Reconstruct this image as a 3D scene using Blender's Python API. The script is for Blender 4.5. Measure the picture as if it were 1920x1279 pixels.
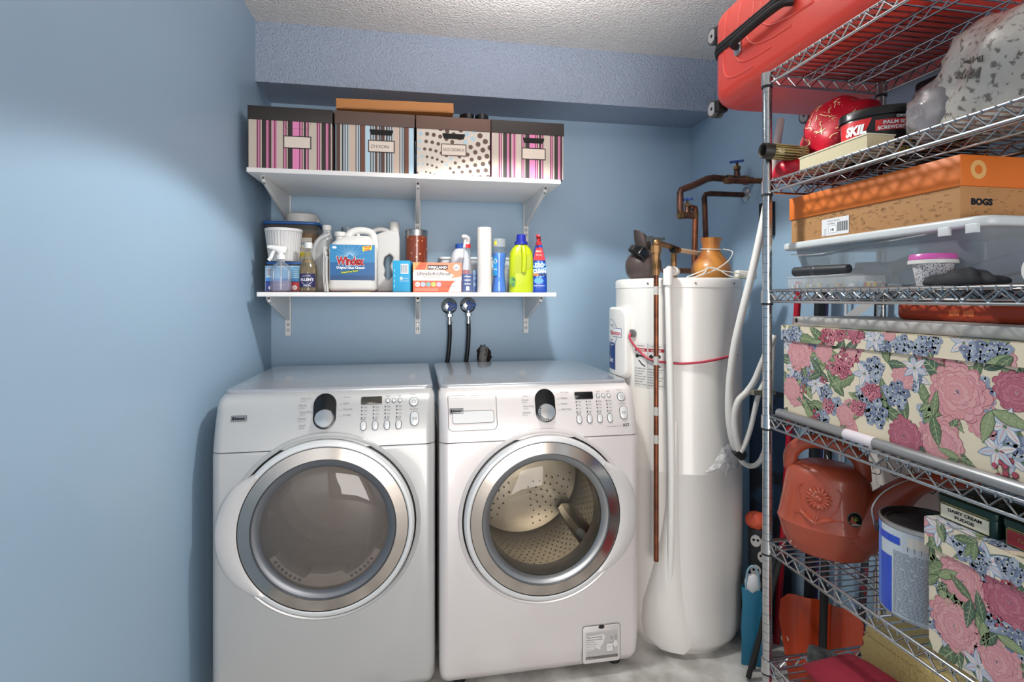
import bpy, bmesh, math, random
from mathutils import Vector, Matrix, Euler

for _o in list(bpy.data.objects):
    bpy.data.objects.remove(_o, do_unlink=True)
SC = bpy.context.scene
COL = SC.collection
R = math.radians
PI = math.pi

# ------------------------------------------------------------------ camera
cam_d = bpy.data.cameras.new('camera')
cam_d.sensor_fit = 'HORIZONTAL'
cam_d.sensor_width = 36.0
cam_d.lens = 36.0 * 1000.0 / 1920.0
cam_d.shift_y = -0.0424
cam_d.clip_start = 0.02
cam = bpy.data.objects.new('camera', cam_d)
COL.objects.link(cam)
cam.location = (0, 0, 1.30)
cam.rotation_euler = (R(90), 0, R(-10.2))
SC.camera = cam

# ------------------------------------------------------------------ world, lights, exposure
SC.view_settings.view_transform = 'Standard'
SC.view_settings.look = 'None'
SC.view_settings.gamma = 1.0
SC.view_settings.use_curve_mapping = False
SC.view_settings.exposure = 0.0
SC.cycles.transparent_max_bounces = 24
world = bpy.data.worlds.new('world')
SC.world = world
world.use_nodes = True
world.node_tree.nodes['Background'].inputs[0].default_value = (1.0, 0.96, 0.92, 1)
world.node_tree.nodes['Background'].inputs[1].default_value = 0.5

def area_light(name, loc, size, power, color, rot=(0, 0, 0), shape='DISK', size_y=None):
    d = bpy.data.lights.new(name, 'AREA')
    d.shape = shape; d.size = size
    if size_y: d.size_y = size_y
    d.energy = power; d.color = color
    o = bpy.data.objects.new(name, d); COL.objects.link(o)
    o.location = loc; o.rotation_euler = rot
    return o

# ceiling lamp: hooded bulb whose shade cuts the light off at about 67 degrees, plus an added upward fill for ceiling and soffit
_sp = bpy.data.lights.new('ceiling_lamp_light', 'SPOT')
_sp.energy = 46.0; _sp.color = (0.97, 1.0, 0.97); _sp.spot_size = R(134); _sp.spot_blend = 0.12; _sp.shadow_soft_size = 0.045
_so = bpy.data.objects.new('ceiling_lamp_light', _sp); COL.objects.link(_so); _so.location = (0.365, 1.59, 2.13)
area_light('upward_fill_light', (0.36, 1.55, 2.18), 0.30, 12.0, (1.0, 0.925, 0.93), (R(180), 0, 0))
area_light('doorway_fill_light', (0.45, -2.70, 1.15), 1.6, 92.0, (1.0, 0.95, 0.92), (R(92), 0, 0), 'RECTANGLE', 2.1)  # added fill light, unseen behind the camera beyond the doorway

# ------------------------------------------------------------------ materials
def lin(h):
    h = h.lstrip('#')
    o = []
    for i in (0, 2, 4):
        c = int(h[i:i+2], 16) / 255.0
        o.append(c / 12.92 if c <= 0.04045 else ((c + 0.055) / 1.055) ** 2.4)
    return (o[0], o[1], o[2], 1.0)

_mc = {}
def M(hexc, rough=0.5, metal=0.0, bump=None, mix=None, spec=0.5, coat=0.0, sheen=0.0):
    """plain principled; bump=(scale,strength[,dist]); mix=(hex2,scale,lo,hi)"""
    key = (hexc, rough, metal, bump, mix, spec, coat, sheen)
    if key in _mc: return _mc[key]
    m = bpy.data.materials.new('m_' + hexc.lstrip('#'))
    m.use_nodes = True
    nt = m.node_tree; b = nt.nodes['Principled BSDF']
    b.inputs['Base Color'].default_value = lin(hexc)
    b.inputs['Roughness'].default_value = rough
    b.inputs['Metallic'].default_value = metal
    b.inputs['Specular IOR Level'].default_value = spec
    b.inputs['Coat Weight'].default_value = coat
    if sheen: b.inputs['Sheen Weight'].default_value = sheen
    if bump or mix:
        tc = nt.nodes.new('ShaderNodeTexCoord')
    if bump:
        n = nt.nodes.new('ShaderNodeTexNoise'); n.inputs['Scale'].default_value = bump[0]
        n.inputs['Detail'].default_value = 3.0
        nt.links.new(tc.outputs['Object'], n.inputs['Vector'])
        bp = nt.nodes.new('ShaderNodeBump'); bp.inputs['Strength'].default_value = bump[1]
        bp.inputs['Distance'].default_value = bump[2] if len(bump) > 2 else 0.004
        nt.links.new(n.outputs['Fac'], bp.inputs['Height'])
        nt.links.new(bp.outputs['Normal'], b.inputs['Normal'])
    if mix:
        n = nt.nodes.new('ShaderNodeTexNoise'); n.inputs['Scale'].default_value = mix[1]
        n.inputs['Detail'].default_value = 5.0
        nt.links.new(tc.outputs['Object'], n.inputs['Vector'])
        r = nt.nodes.new('ShaderNodeValToRGB')
        r.color_ramp.elements[0].position = mix[2]; r.color_ramp.elements[0].color = lin(hexc)
        r.color_ramp.elements[1].position = mix[3]; r.color_ramp.elements[1].color = lin(mix[0])
        nt.links.new(n.outputs['Fac'], r.inputs['Fac'])
        nt.links.new(r.outputs['Color'], b.inputs['Base Color'])
    _mc[key] = m
    return m

def Mclear(hexc='#ffffff', body=0.10, rough=0.08, bodyhex='#e8ecee', ior=1.45, gloss=0.6):
    """thin clear plastic or glass: see-through, fresnel reflection, a little milkiness"""
    key = ('clear', hexc, body, rough, bodyhex, ior, gloss)
    if key in _mc: return _mc[key]
    m = bpy.data.materials.new('m_clear'); m.use_nodes = True
    nt = m.node_tree
    for n in list(nt.nodes): nt.nodes.remove(n)
    out = nt.nodes.new('ShaderNodeOutputMaterial')
    tr = nt.nodes.new('ShaderNodeBsdfTransparent'); tr.inputs[0].default_value = lin(hexc)
    df = nt.nodes.new('ShaderNodeBsdfDiffuse'); df.inputs[0].default_value = lin(bodyhex)
    gl = nt.nodes.new('ShaderNodeBsdfGlossy'); gl.inputs['Roughness'].default_value = rough
    fr = nt.nodes.new('ShaderNodeFresnel'); fr.inputs[0].default_value = ior
    mu = nt.nodes.new('ShaderNodeMath'); mu.operation = 'MULTIPLY'; mu.inputs[1].default_value = gloss
    m1 = nt.nodes.new('ShaderNodeMixShader'); m1.inputs[0].default_value = body
    m2 = nt.nodes.new('ShaderNodeMixShader')
    nt.links.new(tr.outputs[0], m1.inputs[1]); nt.links.new(df.outputs[0], m1.inputs[2])
    nt.links.new(fr.outputs[0], mu.inputs[0]); nt.links.new(mu.outputs[0], m2.inputs[0])
    nt.links.new(m1.outputs[0], m2.inputs[1]); nt.links.new(gl.outputs[0], m2.inputs[2])
    nt.links.new(m2.outputs[0], out.inputs[0])
    _mc[key] = m
    return m

def Mwood(h1, h2, scale=6.0, rough=0.35, stretch=(1, 1, 0.12)):
    m = bpy.data.materials.new('m_wood'); m.use_nodes = True
    nt = m.node_tree; b = nt.nodes['Principled BSDF']; b.inputs['Roughness'].default_value = rough
    tc = nt.nodes.new('ShaderNodeTexCoord'); mp = nt.nodes.new('ShaderNodeMapping')
    mp.inputs['Scale'].default_value = stretch
    w = nt.nodes.new('ShaderNodeTexNoise'); w.inputs['Scale'].default_value = scale
    w.inputs['Detail'].default_value = 4; w.inputs['Distortion'].default_value = 1.2
    r = nt.nodes.new('ShaderNodeValToRGB')
    r.color_ramp.elements[0].position = .38; r.color_ramp.elements[0].color = lin(h1)
    r.color_ramp.elements[1].position = .56; r.color_ramp.elements[1].color = lin(h2)
    nt.links.new(tc.outputs['Object'], mp.inputs[0]); nt.links.new(mp.outputs[0], w.inputs['Vector'])
    nt.links.new(w.outputs['Fac'], r.inputs[0]); nt.links.new(r.outputs[0], b.inputs['Base Color'])
    return m

# ------------------------------------------------------------------ geometry helpers
def rrect(w, d, r, n=5, cx=0.0, cy=0.0):
    """rounded rectangle outline, counter-clockwise"""
    r = min(r, w / 2 - 1e-5, d / 2 - 1e-5)
    p = []
    for (sx, sy, a0) in ((1, -1, -90), (1, 1, 0), (-1, 1, 90), (-1, -1, 180)):
        for k in range(n + 1):
            a = R(a0 + 90.0 * k / n)
            p.append((cx + sx * (w / 2 - r) + r * math.cos(a), cy + sy * (d / 2 - r) + r * math.sin(a)))
    return p

def circ(r, n=32, cx=0, cy=0, ry=None, a0=0.0):
    ry = r if ry is None else ry
    return [(cx + r * math.cos(a0 + 2 * PI * k / n), cy + ry * math.sin(a0 + 2 * PI * k / n)) for k in range(n)]

def spline(pts, k=6, closed=False):
    P = [Vector(p) for p in pts]; n = len(P); out = []
    segs = n if closed else n - 1
    for i in range(segs):
        p0 = P[(i - 1) % n] if (closed or i > 0) else P[0] * 2 - P[1]
        p1 = P[i]; p2 = P[(i + 1) % n]
        p3 = P[(i + 2) % n] if (closed or i + 2 < n) else P[-1] * 2 - P[-2]
        for j in range(k):
            t = j / k
            out.append(0.5 * ((2 * p1) + (p2 - p0) * t + (2 * p0 - 5 * p1 + 4 * p2 - p3) * t * t + (3 * p1 - p0 - 3 * p2 + p3) * t ** 3))
    if not closed: out.append(P[-1])
    return out

def clip(poly, x0, x1, y0, y1):
    for ax, lim, sg in ((0, x0, 1), (0, x1, -1), (1, y0, 1), (1, y1, -1)):
        out = []
        n = len(poly)
        for i in range(n):
            a, b = poly[i], poly[(i + 1) % n]
            da, db = sg * (a[ax] - lim), sg * (b[ax] - lim)
            if da >= 0: out.append(a)
            if (da >= 0) != (db >= 0):
                t = da / (da - db)
                out.append((a[0] + (b[0] - a[0]) * t, a[1] + (b[1] - a[1]) * t))
        poly = out
        if len(poly) < 3: return []
    return poly

_tx = {}
def text_mesh(s, bold=0.0, shear=0.0):
    key = (s, bold, shear)
    if key in _tx: return _tx[key]
    c = bpy.data.curves.new('t', 'FONT'); c.body = s; c.size = 1.0
    c.offset = bold; c.shear = shear; c.align_x = 'LEFT'; c.resolution_u = 3
    o = bpy.data.objects.new('t', c); COL.objects.link(o)
    bpy.context.view_layer.update()
    dg = bpy.context.evaluated_depsgraph_get()
    me = bpy.data.meshes.new_from_object(o.evaluated_get(dg))
    vs = [(v.co.x, v.co.y) for v in me.vertices]; fs = [list(p.vertices) for p in me.polygons]
    bpy.data.meshes.remove(me); bpy.data.objects.remove(o); bpy.data.curves.remove(c)
    _tx[key] = (vs, fs)
    return _tx[key]

def plane(o, ex, ey, eps=0.0003):
    o = Vector(o); ex = Vector(ex); ey = Vector(ey); n = ex.cross(ey).normalized()
    return lambda x, y, l=0: o + ex * x + ey * y + n * (eps * (l + 1))

def front(x0, y, z0, eps=0.0003):          # face towards local -Y, origin bottom-left
    return plane((x0, y, z0), (1, 0, 0), (0, 0, 1), eps)

def wrap(rad, z0=0.0, eps=0.0003, cx=0, cy=0, sy=1.0):   # around a vertical cylinder, x=0 faces -Y
    def f(x, y, l=0):
        a = x / rad; r = rad + eps * (l + 1)
        return Vector((cx + r * math.sin(a), cy - r * sy * math.cos(a), z0 + y))
    return f

class G:
    def __init__(s):
        s.v = []; s.f = []; s.mi = []; s.mats = []
    def _m(s, m):
        if m not in s.mats: s.mats.append(m)
        return s.mats.index(m)
    def add(s, vs, fs, m, T=None):
        o = len(s.v); k = s._m(m)
        for p in vs:
            p = Vector(p)
            s.v.append(T @ p if T else p)
        for f in fs:
            s.f.append([i + o for i in f]); s.mi.append(k)
        return s
    def box(s, x0, x1, y0, y1, z0, z1, m, T=None):
        vs = [(x0, y0, z0), (x1, y0, z0), (x1, y1, z0), (x0, y1, z0), (x0, y0, z1), (x1, y0, z1), (x1, y1, z1), (x0, y1, z1)]
        return s.add(vs, [(3, 2, 1, 0), (4, 5, 6, 7), (0, 1, 5, 4), (1, 2, 6, 5), (2, 3, 7, 6), (3, 0, 4, 7)], m, T)
    def loft(s, rings, m, cap=(True, True), T=None, closed_path=False):
        n = len(rings[0]); vs = [p for r in rings for p in r]; fs = []
        k = len(rings)
        for i in range(k if closed_path else k - 1):
            for j in range(n):
                a = i * n + j; b = i * n + (j + 1) % n; c = ((i + 1) % k) * n + (j + 1) % n; d = ((i + 1) % k) * n + j
                fs.append((a, b, c, d))
        if not closed_path:
            if cap[0]: fs.append(tuple(range(n - 1, -1, -1)))
            if cap[1]: fs.append(tuple((k - 1) * n + j for j in range(n)))
        return s.add(vs, fs, m, T)
    def rbox(s, x0, x1, y0, y1, z0, z1, r, b, m, T=None, n=5, nb=3, taper=0.0):
        """rounded upright box: plan radius r, edge bevel b, taper = inset at the bottom"""
        w, d = x1 - x0, y1 - y0; cx, cy = (x0 + x1) / 2, (y0 + y1) / 2
        rings = []
        def ring(z, ins):
            t = taper * (1 - (z - z0) / (z1 - z0)) + ins
            return [(x, y, z) for x, y in rrect(w - 2 * t, d - 2 * t, max(r - ins, 0.0005), n, cx, cy)]
        if b > 0:
            for k in range(nb + 1):
                a = PI / 2 * k / nb
                rings.append(ring(z0 + b * (1 - math.cos(a)), b * (1 - math.sin(a))))
            for k in range(nb + 1):
                a = PI / 2 * k / nb
                rings.append(ring(z1 - b * (1 - math.sin(a)), b * (1 - math.cos(a))))
        else:
            rings = [ring(z0, 0), ring(z1, 0)]
        return s.loft(rings, m, T=T)
    def cyl(s, p0, p1, r0, m, r1=None, n=20, T=None, cap=True):
        p0 = Vector(p0); p1 = Vector(p1); r1 = r0 if r1 is None else r1
        q = (p1 - p0).to_track_quat('Z', 'Y').to_matrix()
        A = [p0 + q @ Vector((r0 * math.cos(2 * PI * k / n), r0 * math.sin(2 * PI * k / n), 0)) for k in range(n)]
        B = [p1 + q @ Vector((r1 * math.cos(2 * PI * k / n), r1 * math.sin(2 * PI * k / n), 0)) for k in range(n)]
        return s.loft([A, B], m, (cap, cap), T)
    def tube(s, pts, r, m, n=8, T=None, k=0, closed=False, flat=1.0):
        P = spline(pts, k, closed) if k else [Vector(p) for p in pts]
        rings = []; N = len(P); up = None
        rr = r if callable(r) else (lambda t: r)
        for i in range(N):
            if closed: t = P[(i + 1) % N] - P[i - 1]
            else: t = P[min(i + 1, N - 1)] - P[max(i - 1, 0)]
            t.normalize()
            if up is None:
                up = Vector((0, 0, 1)) if abs(t.z) < 0.9 else Vector((1, 0, 0))
            a = t.cross(up)
            if a.length < 1e-6: a = t.orthogonal()
            a.normalize(); b = a.cross(t).normalized(); up = b
            q = rr(i / max(1, N - 1))
            rings.append([P[i] + a * (q * math.cos(2 * PI * j / n)) + b * (q * flat * math.sin(2 * PI * j / n)) for j in range(n)])
        return s.loft(rings, m, T=T, closed_path=closed)
    def lathe(s, prof, m, n=36, T=None, sx=1.0, sy=1.0, cap=True, fl=None):
        rings = []
        for (r, z) in prof:
            r = max(r, 0.0002)
            ring = []
            for k in range(n):
                a = 2 * PI * k / n
                q = r * (1 + (fl[0] * (1 if (k % 2) else -1) if fl else 0))
                ring.append((q * sx * math.cos(a), q * sy * math.sin(a), z))
            rings.append(ring)
        return s.loft(rings, m, (cap, cap), T)
    def prism(s, poly, z0, z1, m, T=None, b=0.0):
        """extrude a 2D outline (ccw) from z0 to z1; optional edge bevel"""
        if b:
            n = len(poly)
            def off(d):
                o = []
                for i in range(n):
                    p, q, r_ = Vector(poly[i - 1]), Vector(poly[i]), Vector(poly[(i + 1) % n])
                    e1 = (q - p).normalized(); e2 = (r_ - q).normalized()
                    nn = Vector((-(e1.y + e2.y), e1.x + e2.x))
                    if nn.length < 1e-6: nn = Vector((-e1.y, e1.x))
                    nn.normalize(); o.append(q + nn * d)
                return o
            rings = [[(p.x, p.y, z) for p in off(d)] for z, d in ((z0, b), (z0 + b * .3, b * .3), (z0 + b, 0), (z1 - b, 0), (z1 - b * .3, b * .3), (z1, b))]
        else:
            rings = [[(x, y, z) for x, y in poly] for z in (z0, z1)]
        return s.loft(rings, m, T=T)
    def ball(s, c, r, m, sc=(1, 1, 1), n=16, k=10, T=None, fn=None):
        rings = []
        for i in range(k + 1):
            th = PI * i / k - PI / 2
            z = math.sin(th); q = max(math.cos(th), 0.002)
            ring = []
            for j in range(n):
                a = 2 * PI * j / n
                d = Vector((q * math.cos(a), q * math.sin(a), z))
                f = fn(d) if fn else 1.0
                ring.append((c[0] + r * sc[0] * d.x * f, c[1] + r * sc[1] * d.y * f, c[2] + r * sc[2] * d.z * f))
            rings.append(ring)
        return s.loft(rings, m, T=T)
    # ---- flat marks laid on a surface fn(x, y, layer)
    def mark(s, poly, m, fn, l=0, lim=None):
        if lim: poly = clip(poly, *lim)
        if len(poly) < 3: return s
        a = sum(poly[i - 1][0] * poly[i][1] - poly[i][0] * poly[i - 1][1] for i in range(len(poly)))
        if a < 0: poly = poly[::-1]
        return s.add([fn(x, y, l) for x, y in poly], [tuple(range(len(poly)))], m)
    def rect(s, x, y, w, h, m, fn, l=0, seg=1):
        for i in range(seg):
            a = x + w * i / seg; b = x + w * (i + 1) / seg
            s.mark([(a, y), (b, y), (b, y + h), (a, y + h)], m, fn, l)
        return s
    def frame(s, x, y, w, h, t, m, fn, l=0):
        s.rect(x, y, w, t, m, fn, l); s.rect(x, y + h - t, w, t, m, fn, l)
        s.rect(x, y + t, t, h - 2 * t, m, fn, l); return s.rect(x + w - t, y + t, t, h - 2 * t, m, fn, l)
    def text(s, t, x, y, size, m, fn, l=2, w=None, bold=0.0, shear=0.0, center=False, rot=0.0, mono=1.0):
        vs, fs = text_mesh(t, bold, shear)
        if not vs: return s
        x0 = min(v[0] for v in vs); x1 = max(v[0] for v in vs)
        sx = size * mono if w is None else w / (x1 - x0)
        ox = -(x1 + x0) / 2 if center else -x0
        c, sn = math.cos(rot), math.sin(rot)
        P = []
        for vx, vy in vs:
            a = (vx + ox) * sx; b = vy * size
            P.append(fn(x + a * c - b * sn, y + a * sn + b * c, l))
        return s.add(P, fs, m)
    def line(s, pts, t, m, fn, l=0, lim=None):
        for i in range(len(pts) - 1):
            a = Vector(pts[i]); b = Vector(pts[i + 1]); d = (b - a)
            if d.length < 1e-7: continue
            d.normalize(); n = Vector((-d.y, d.x)) * (t / 2); e = d * (t * .3)
            s.mark([tuple(a - n - e), tuple(b - n + e), tuple(b + n + e), tuple(a + n - e)], m, fn, l, lim)
        return s
    def mesh(s, name, sharp=32):
        me = bpy.data.meshes.new(name)
        me.from_pydata([tuple(p) for p in s.v], [], s.f)
        for m in s.mats: me.materials.append(m)
        me.polygons.foreach_set('material_index', s.mi)
        me.polygons.foreach_set('use_smooth', [True] * len(s.f))
        me.update()
        me.set_sharp_from_angle(angle=R(sharp))
        return me
    def build(s, name, parent=None, label=None, loc=None, rot=None, sharp=32, bevel=0.0):
        o = bpy.data.objects.new(name, s.mesh(name, sharp)); COL.objects.link(o)
        if parent: o.parent = parent
        if label: o['label'] = label
        if loc: o.location = loc
        if rot: o.rotation_euler = rot
        if bevel:
            b = o.modifiers.new('bevel', 'BEVEL'); b.width = bevel; b.segments = 2; b.limit_method = 'ANGLE'; b.angle_limit = R(40)
        return o

def thing(name, label, cat, loc=(0, 0, 0), rz=0.0, group=None, rot=None):
    o = bpy.data.objects.new(name, None); COL.objects.link(o)
    o.empty_display_size = 0.05
    o.location = loc; o.rotation_euler = rot if rot else (0, 0, rz)
    o['label'] = label; o['category'] = cat
    if group: o['group'] = group
    return o

def solo(g, name, label, cat, loc=(0, 0, 0), rz=0.0, group=None, rot=None, sharp=32, bevel=0.0):
    o = g.build(name, None, label, loc, rot if rot else (0, 0, rz), sharp, bevel)
    o['category'] = cat
    if group: o['group'] = group
    return o

def struct(g, name, **k):
    o = g.build(name, **k); o['kind'] = 'structure'; return o

def dup(root, loc, rz=None, label=None, group=None):
    r = root.copy(); COL.objects.link(r); r.location = loc
    if rz is not None: r.rotation_euler = (0, 0, rz)
    if label: r['label'] = label
    if group: r['group'] = group
    for ch in list(root.children):
        c = ch.copy(); COL.objects.link(c); c.parent = r
        for g in ch.children:
            d = g.copy(); COL.objects.link(d); d.parent = c
    return r

TX = lambda p: Matrix.Translation(Vector(p))
RX = lambda a: Matrix.Rotation(a, 4, 'X')
RY = lambda a: Matrix.Rotation(a, 4, 'Y')
RZ = lambda a: Matrix.Rotation(a, 4, 'Z')
FACE = RX(PI / 2)          # local XY outline stood up to face -Y (x right, y up)
rnd = random.Random(7)
# ------------------------------------------------------------------ the room
XL, XR, YB, YF, ZC = -0.673, 1.469, 2.68, -1.75, 2.478
def Mwall(name, hexc, bscale, bstr, dist, rough=0.45):
    m = M(hexc, rough, bump=(bscale, bstr, dist)); return m
w_blue = M('#9db8ce', 0.42, bump=(60, 0.10, 0.003))
w_blue_rough = M('#a0adc0', 0.5, bump=(110, 1.0, 0.012))
c_white = M('#f0ede7', 0.7, bump=(120, 1.0, 0.014))
w_beige = M('#cbb8a6', 0.6)
fl = M('#a9a59f', 0.45, mix=('#d8d5d0', 9, .38, .62), bump=(40, .15, .003))
dark = M('#161514', 0.7)

g = G(); g.box(XL - 0.1, 1.469 + 0.1, YF, YB + 0.1, -0.1, 0, fl); struct(g, 'floor')
g = G(); g.box(XL - 0.1, XR + 0.1, YF, YB + 0.1, ZC, ZC + 0.1, c_white); struct(g, 'ceiling')
g = G(); g.box(XL - 0.1, XL, YF, YB + 0.1, 0, ZC, w_blue); struct(g, 'wall_left')
g = G(); g.box(XR, XR + 0.1, YF, YB + 0.1, 0, ZC, w_blue); struct(g, 'wall_right')
g = G(); g.box(XL, XR, YB, YB + 0.1, 0, ZC, w_blue)
# ragged hole around the drain pipe
struct(g, 'wall_back')
g = G(); g.box(XL, XR, 2.425, YB, 2.22, ZC, w_blue_rough); struct(g, 'soffit')
# wall behind the camera with a wide doorway to a beige hall
g = G()
g.box(XL - .1, -0.60, YF - .1, YF, 0, ZC, w_beige); g.box(1.2, XR + .1, YF - .1, YF, 0, ZC, w_beige)
g.box(-0.60, 1.2, YF - .1, YF, 2.2, ZC, w_beige)
struct(g, 'wall_front')

# ------------------------------------------------------------------ wall shelving
white = M('#efedea', 0.35)
white_m = M('#e6e5e2', 0.4)
slot = M('#3a3b3d', 0.8)
STD_X = (ux_l, ux_m, ux_r) = (-0.595, 0.008, 0.552)
SH_HI, SH_LO = 1.800, 1.322      # shelf tops
def standard(x, label):
    t = thing('shelf_standard', label, 'shelf standard', (x, YB, 1.12), group='slotted standards on the back wall')
    g = G()
    z1 = 0.72
    g.box(-.0125, .0125, -.003, -.0005, 0, z1, white_m)
    g.box(-.0125, -.0095, -.014, -.003, 0, z1, white_m); g.box(.0095, .0125, -.014, -.003, 0, z1, white_m)
    g.box(-.0095, .0095, -.014, -.011, 0, z1, white_m)
    f = front(0, -.0142, 0)
    k = 0
    z = .02
    while z < z1 - .03:
        for dx in (-.0055, .003): g.rect(dx, z, .0025, .014, slot, f)
        k += 1
        z += .026 if k % 4 else .040
    g.build('rail', t)
    for z in (.05, .36, .67):
        g = G(); g.cyl((0, -.0142, z), (0, -.0165, z), .004, M('#8a8a88', .3, 1), n=10); g.build('screw', t)
    return t
def bracket(x, zt, dep, hgt, label):
    t = thing('shelf_bracket', label, 'shelf bracket', (x, YB - .0145, zt), group='white metal shelf brackets')
    g = G()
    th = .002
    prof = [(0, 0), (-dep, 0), (-dep, -.012), (-dep + .02, -.022), (-.03, -hgt), (0, -hgt)]   # (y, z)
    vs = []
    for sx in (-1, 1):
        xx = sx * .007
        ring = [[(xx - th / 2, y, z) for y, z in prof], [(xx + th / 2, y, z) for y, z in prof]]
        g.loft(ring, white_m)
    g.box(-.007, .007, -dep, 0, -.002, 0, white_m)
    # rolled lower edge
    g.tube([(0, -dep + .012, -.016), (0, -.03, -hgt + .004)], .007, white_m, n=10)
    g.build('arm', t)
    g = G(); g.cyl((0, -dep + .02, -.024), (0, -dep + .02, -.028), .004, M('#8a8a88', .3, 1), n=8); g.build('screw', t)
    return t
for x, n in ((ux_l, 'left'), (ux_m, 'middle'), (ux_r, 'right')):
    w = {'left': 'white slotted shelf standard on back wall behind the blue-lidded tubs',
         'middle': 'white slotted shelf standard rising behind the copper jar, above the two blue valves',
         'right': 'white slotted shelf standard behind the lime-green detergent bottle'}[n]
    standard(x, w)
    bracket(x, SH_HI - .0185, .42, .115, 'white metal bracket under the upper shelf, below the ' + {'left': 'pink-striped box by the left wall', 'middle': 'joint between blue-striped and polka-dot boxes', 'right': 'pink-striped box at the right end'}[n])
    bracket(x, SH_LO - .0185, .34, .105, 'white metal bracket under the lower shelf, below the ' + {'left': 'vinegar bottles at the left end', 'middle': 'blue carton, left of the valves', 'right': 'lime-green detergent bottle'}[n])
g = G(); g.rbox(-.64, .605, 2.19, 2.672, SH_HI - .018, SH_HI, .003, .0015, white)
solo(g, 'shelf_board', 'upper white shelf board carrying four patterned storage boxes', 'shelf', group=None)
g = G(); g.rbox(-.628, .61, 2.28, 2.672, SH_LO - .018, SH_LO, .003, .0015, white)
solo(g, 'shelf_board', 'lower white shelf board carrying cleaning bottles and jugs', 'shelf')

# ------------------------------------------------------------------ washer valves and hoses
chrome = M('#c9cbcc', 0.12, 1.0)
steel = M('#b9b9b8', 0.28, 1.0)
blue_h = M('#2c4f97', 0.4)
rubber = M('#17191b', 0.45)
def valve(x, z, hx, label):
    t = thing('water_valve', label, 'valve', (x, YB, z))
    g = G(); T = RX(PI / 2)
    g.lathe([(.040, .0), (.040, .002), (.034, .008), (.022, .012), (.016, .013)], chrome, T=T, n=32); g.build('escutcheon', t)
    g = G(); g.cyl((0, -.012, 0), (0, -.05, 0), .011, chrome); g.cyl((0, -.035, 0), (0, -.035, -.04), .010, chrome)
    g.cyl((0, -.035, -.04), (0, -.035, -.052), .016, steel, n=6); g.cyl((0, -.035, -.052), (0, -.035, -.078), .009, steel, n=14)
    g.build('valve_body', t)
    g = G(); pl = []
    for k in range(40):
        a = 2 * PI * k / 40; r = .021 + .007 * math.cos(3 * a - .3)
        pl.append((r * math.cos(a) + .008, r * math.sin(a)))
    g.prism(pl, .05, .066, blue_h, T=RX(PI / 2), b=.003)
    g.cyl((.008, -.066, 0), (.008, -.068, 0), .005, M('#1f3768', .4), n=10)
    g.build('handle', t)
    h = G()
    h.tube([(0, 0, 0), (.001, 0, -.06), (-.004, 0, -.14), (-.014, .0, -.23), (-.022, .0, -.34), (-.022, 0, -.45)], .0105, rubber, n=12, k=5)
    h.cyl((0, 0, .0), (0, 0, -.012), .0125, steel, n=14)
    o = solo(h, 'water_hose', 'black rubber hose hanging from the ' + hx, 'hose', (x, YB - .035, z - .078))
valve(.163, 1.258, 'left wall valve behind the washer', 'left of the two chrome wall valves with blue handles')
valve(.256, 1.262, 'right wall valve behind the washer', 'right of the two chrome wall valves with blue handles')
# wall hole with a grey drain pipe stub
t = thing('drain_opening', 'ragged hole in the back wall holding a grey drain pipe end', 'drain', (.337, YB, 1.01))
g = G(); pl = []
for k in range(26):
    a = 2 * PI * k / 26; pl.append(((.038 + .006 * rnd.uniform(-1, 1)) * math.cos(a), (.05 + .008 * rnd.uniform(-1, 1)) * math.sin(a)))
g.mark(pl, M('#2b211b', .9), front(0, -.0005, 0)); g.build('hole_edge', t)
g = G(); g.tube([(0, -.002, .03), (-.004, -.03, .015), (-.016, -.055, -.035), (-.02, -.055, -.11)], .021, M('#8d8a85', .5, mix=('#6f5d4c', 30, .45, .6)), n=14, k=4)
g.build('drain_pipe', t)
# ------------------------------------------------------------------ dryer and washing machine
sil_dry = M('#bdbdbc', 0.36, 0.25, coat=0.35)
sil_wash = M('#dcd6d4', 0.36, 0.22, coat=0.35)  # lighter and warmer than the dryer: stronger reflections painted into the colour
sil_top = M('#a6a9ae', 0.24, 0.35, coat=0.5)
sil_lt = M('#dcdddd', 0.3, 0.2)
brushed = M('#c4bcb4', 0.16, 1.0)
ringgrey = M('#6d7075', 0.3, 0.5)
blk = M('#0d0e10', 0.18)
blk_m = M('#141416', 0.6)
ink = M('#6a6a6c', 0.6)
seam = M('#55565a', 0.7)
badge_m = M('#8b8c8e', 0.3, .6)

def pill(w, h, n=12):
    r = w / 2; p = []
    for k in range(n + 1): a = PI * k / n; p.append((r * math.cos(a), h / 2 - r + r * math.sin(a)))
    for k in range(n + 1): a = PI + PI * k / n; p.append((r * math.cos(a), -h / 2 + r + r * math.sin(a)))
    return p

def fz(z):     # setback of the slanted control panel at height z
    t = max(0.0, (z - .82) / .15); return .045 * t ** 1.35

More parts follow.
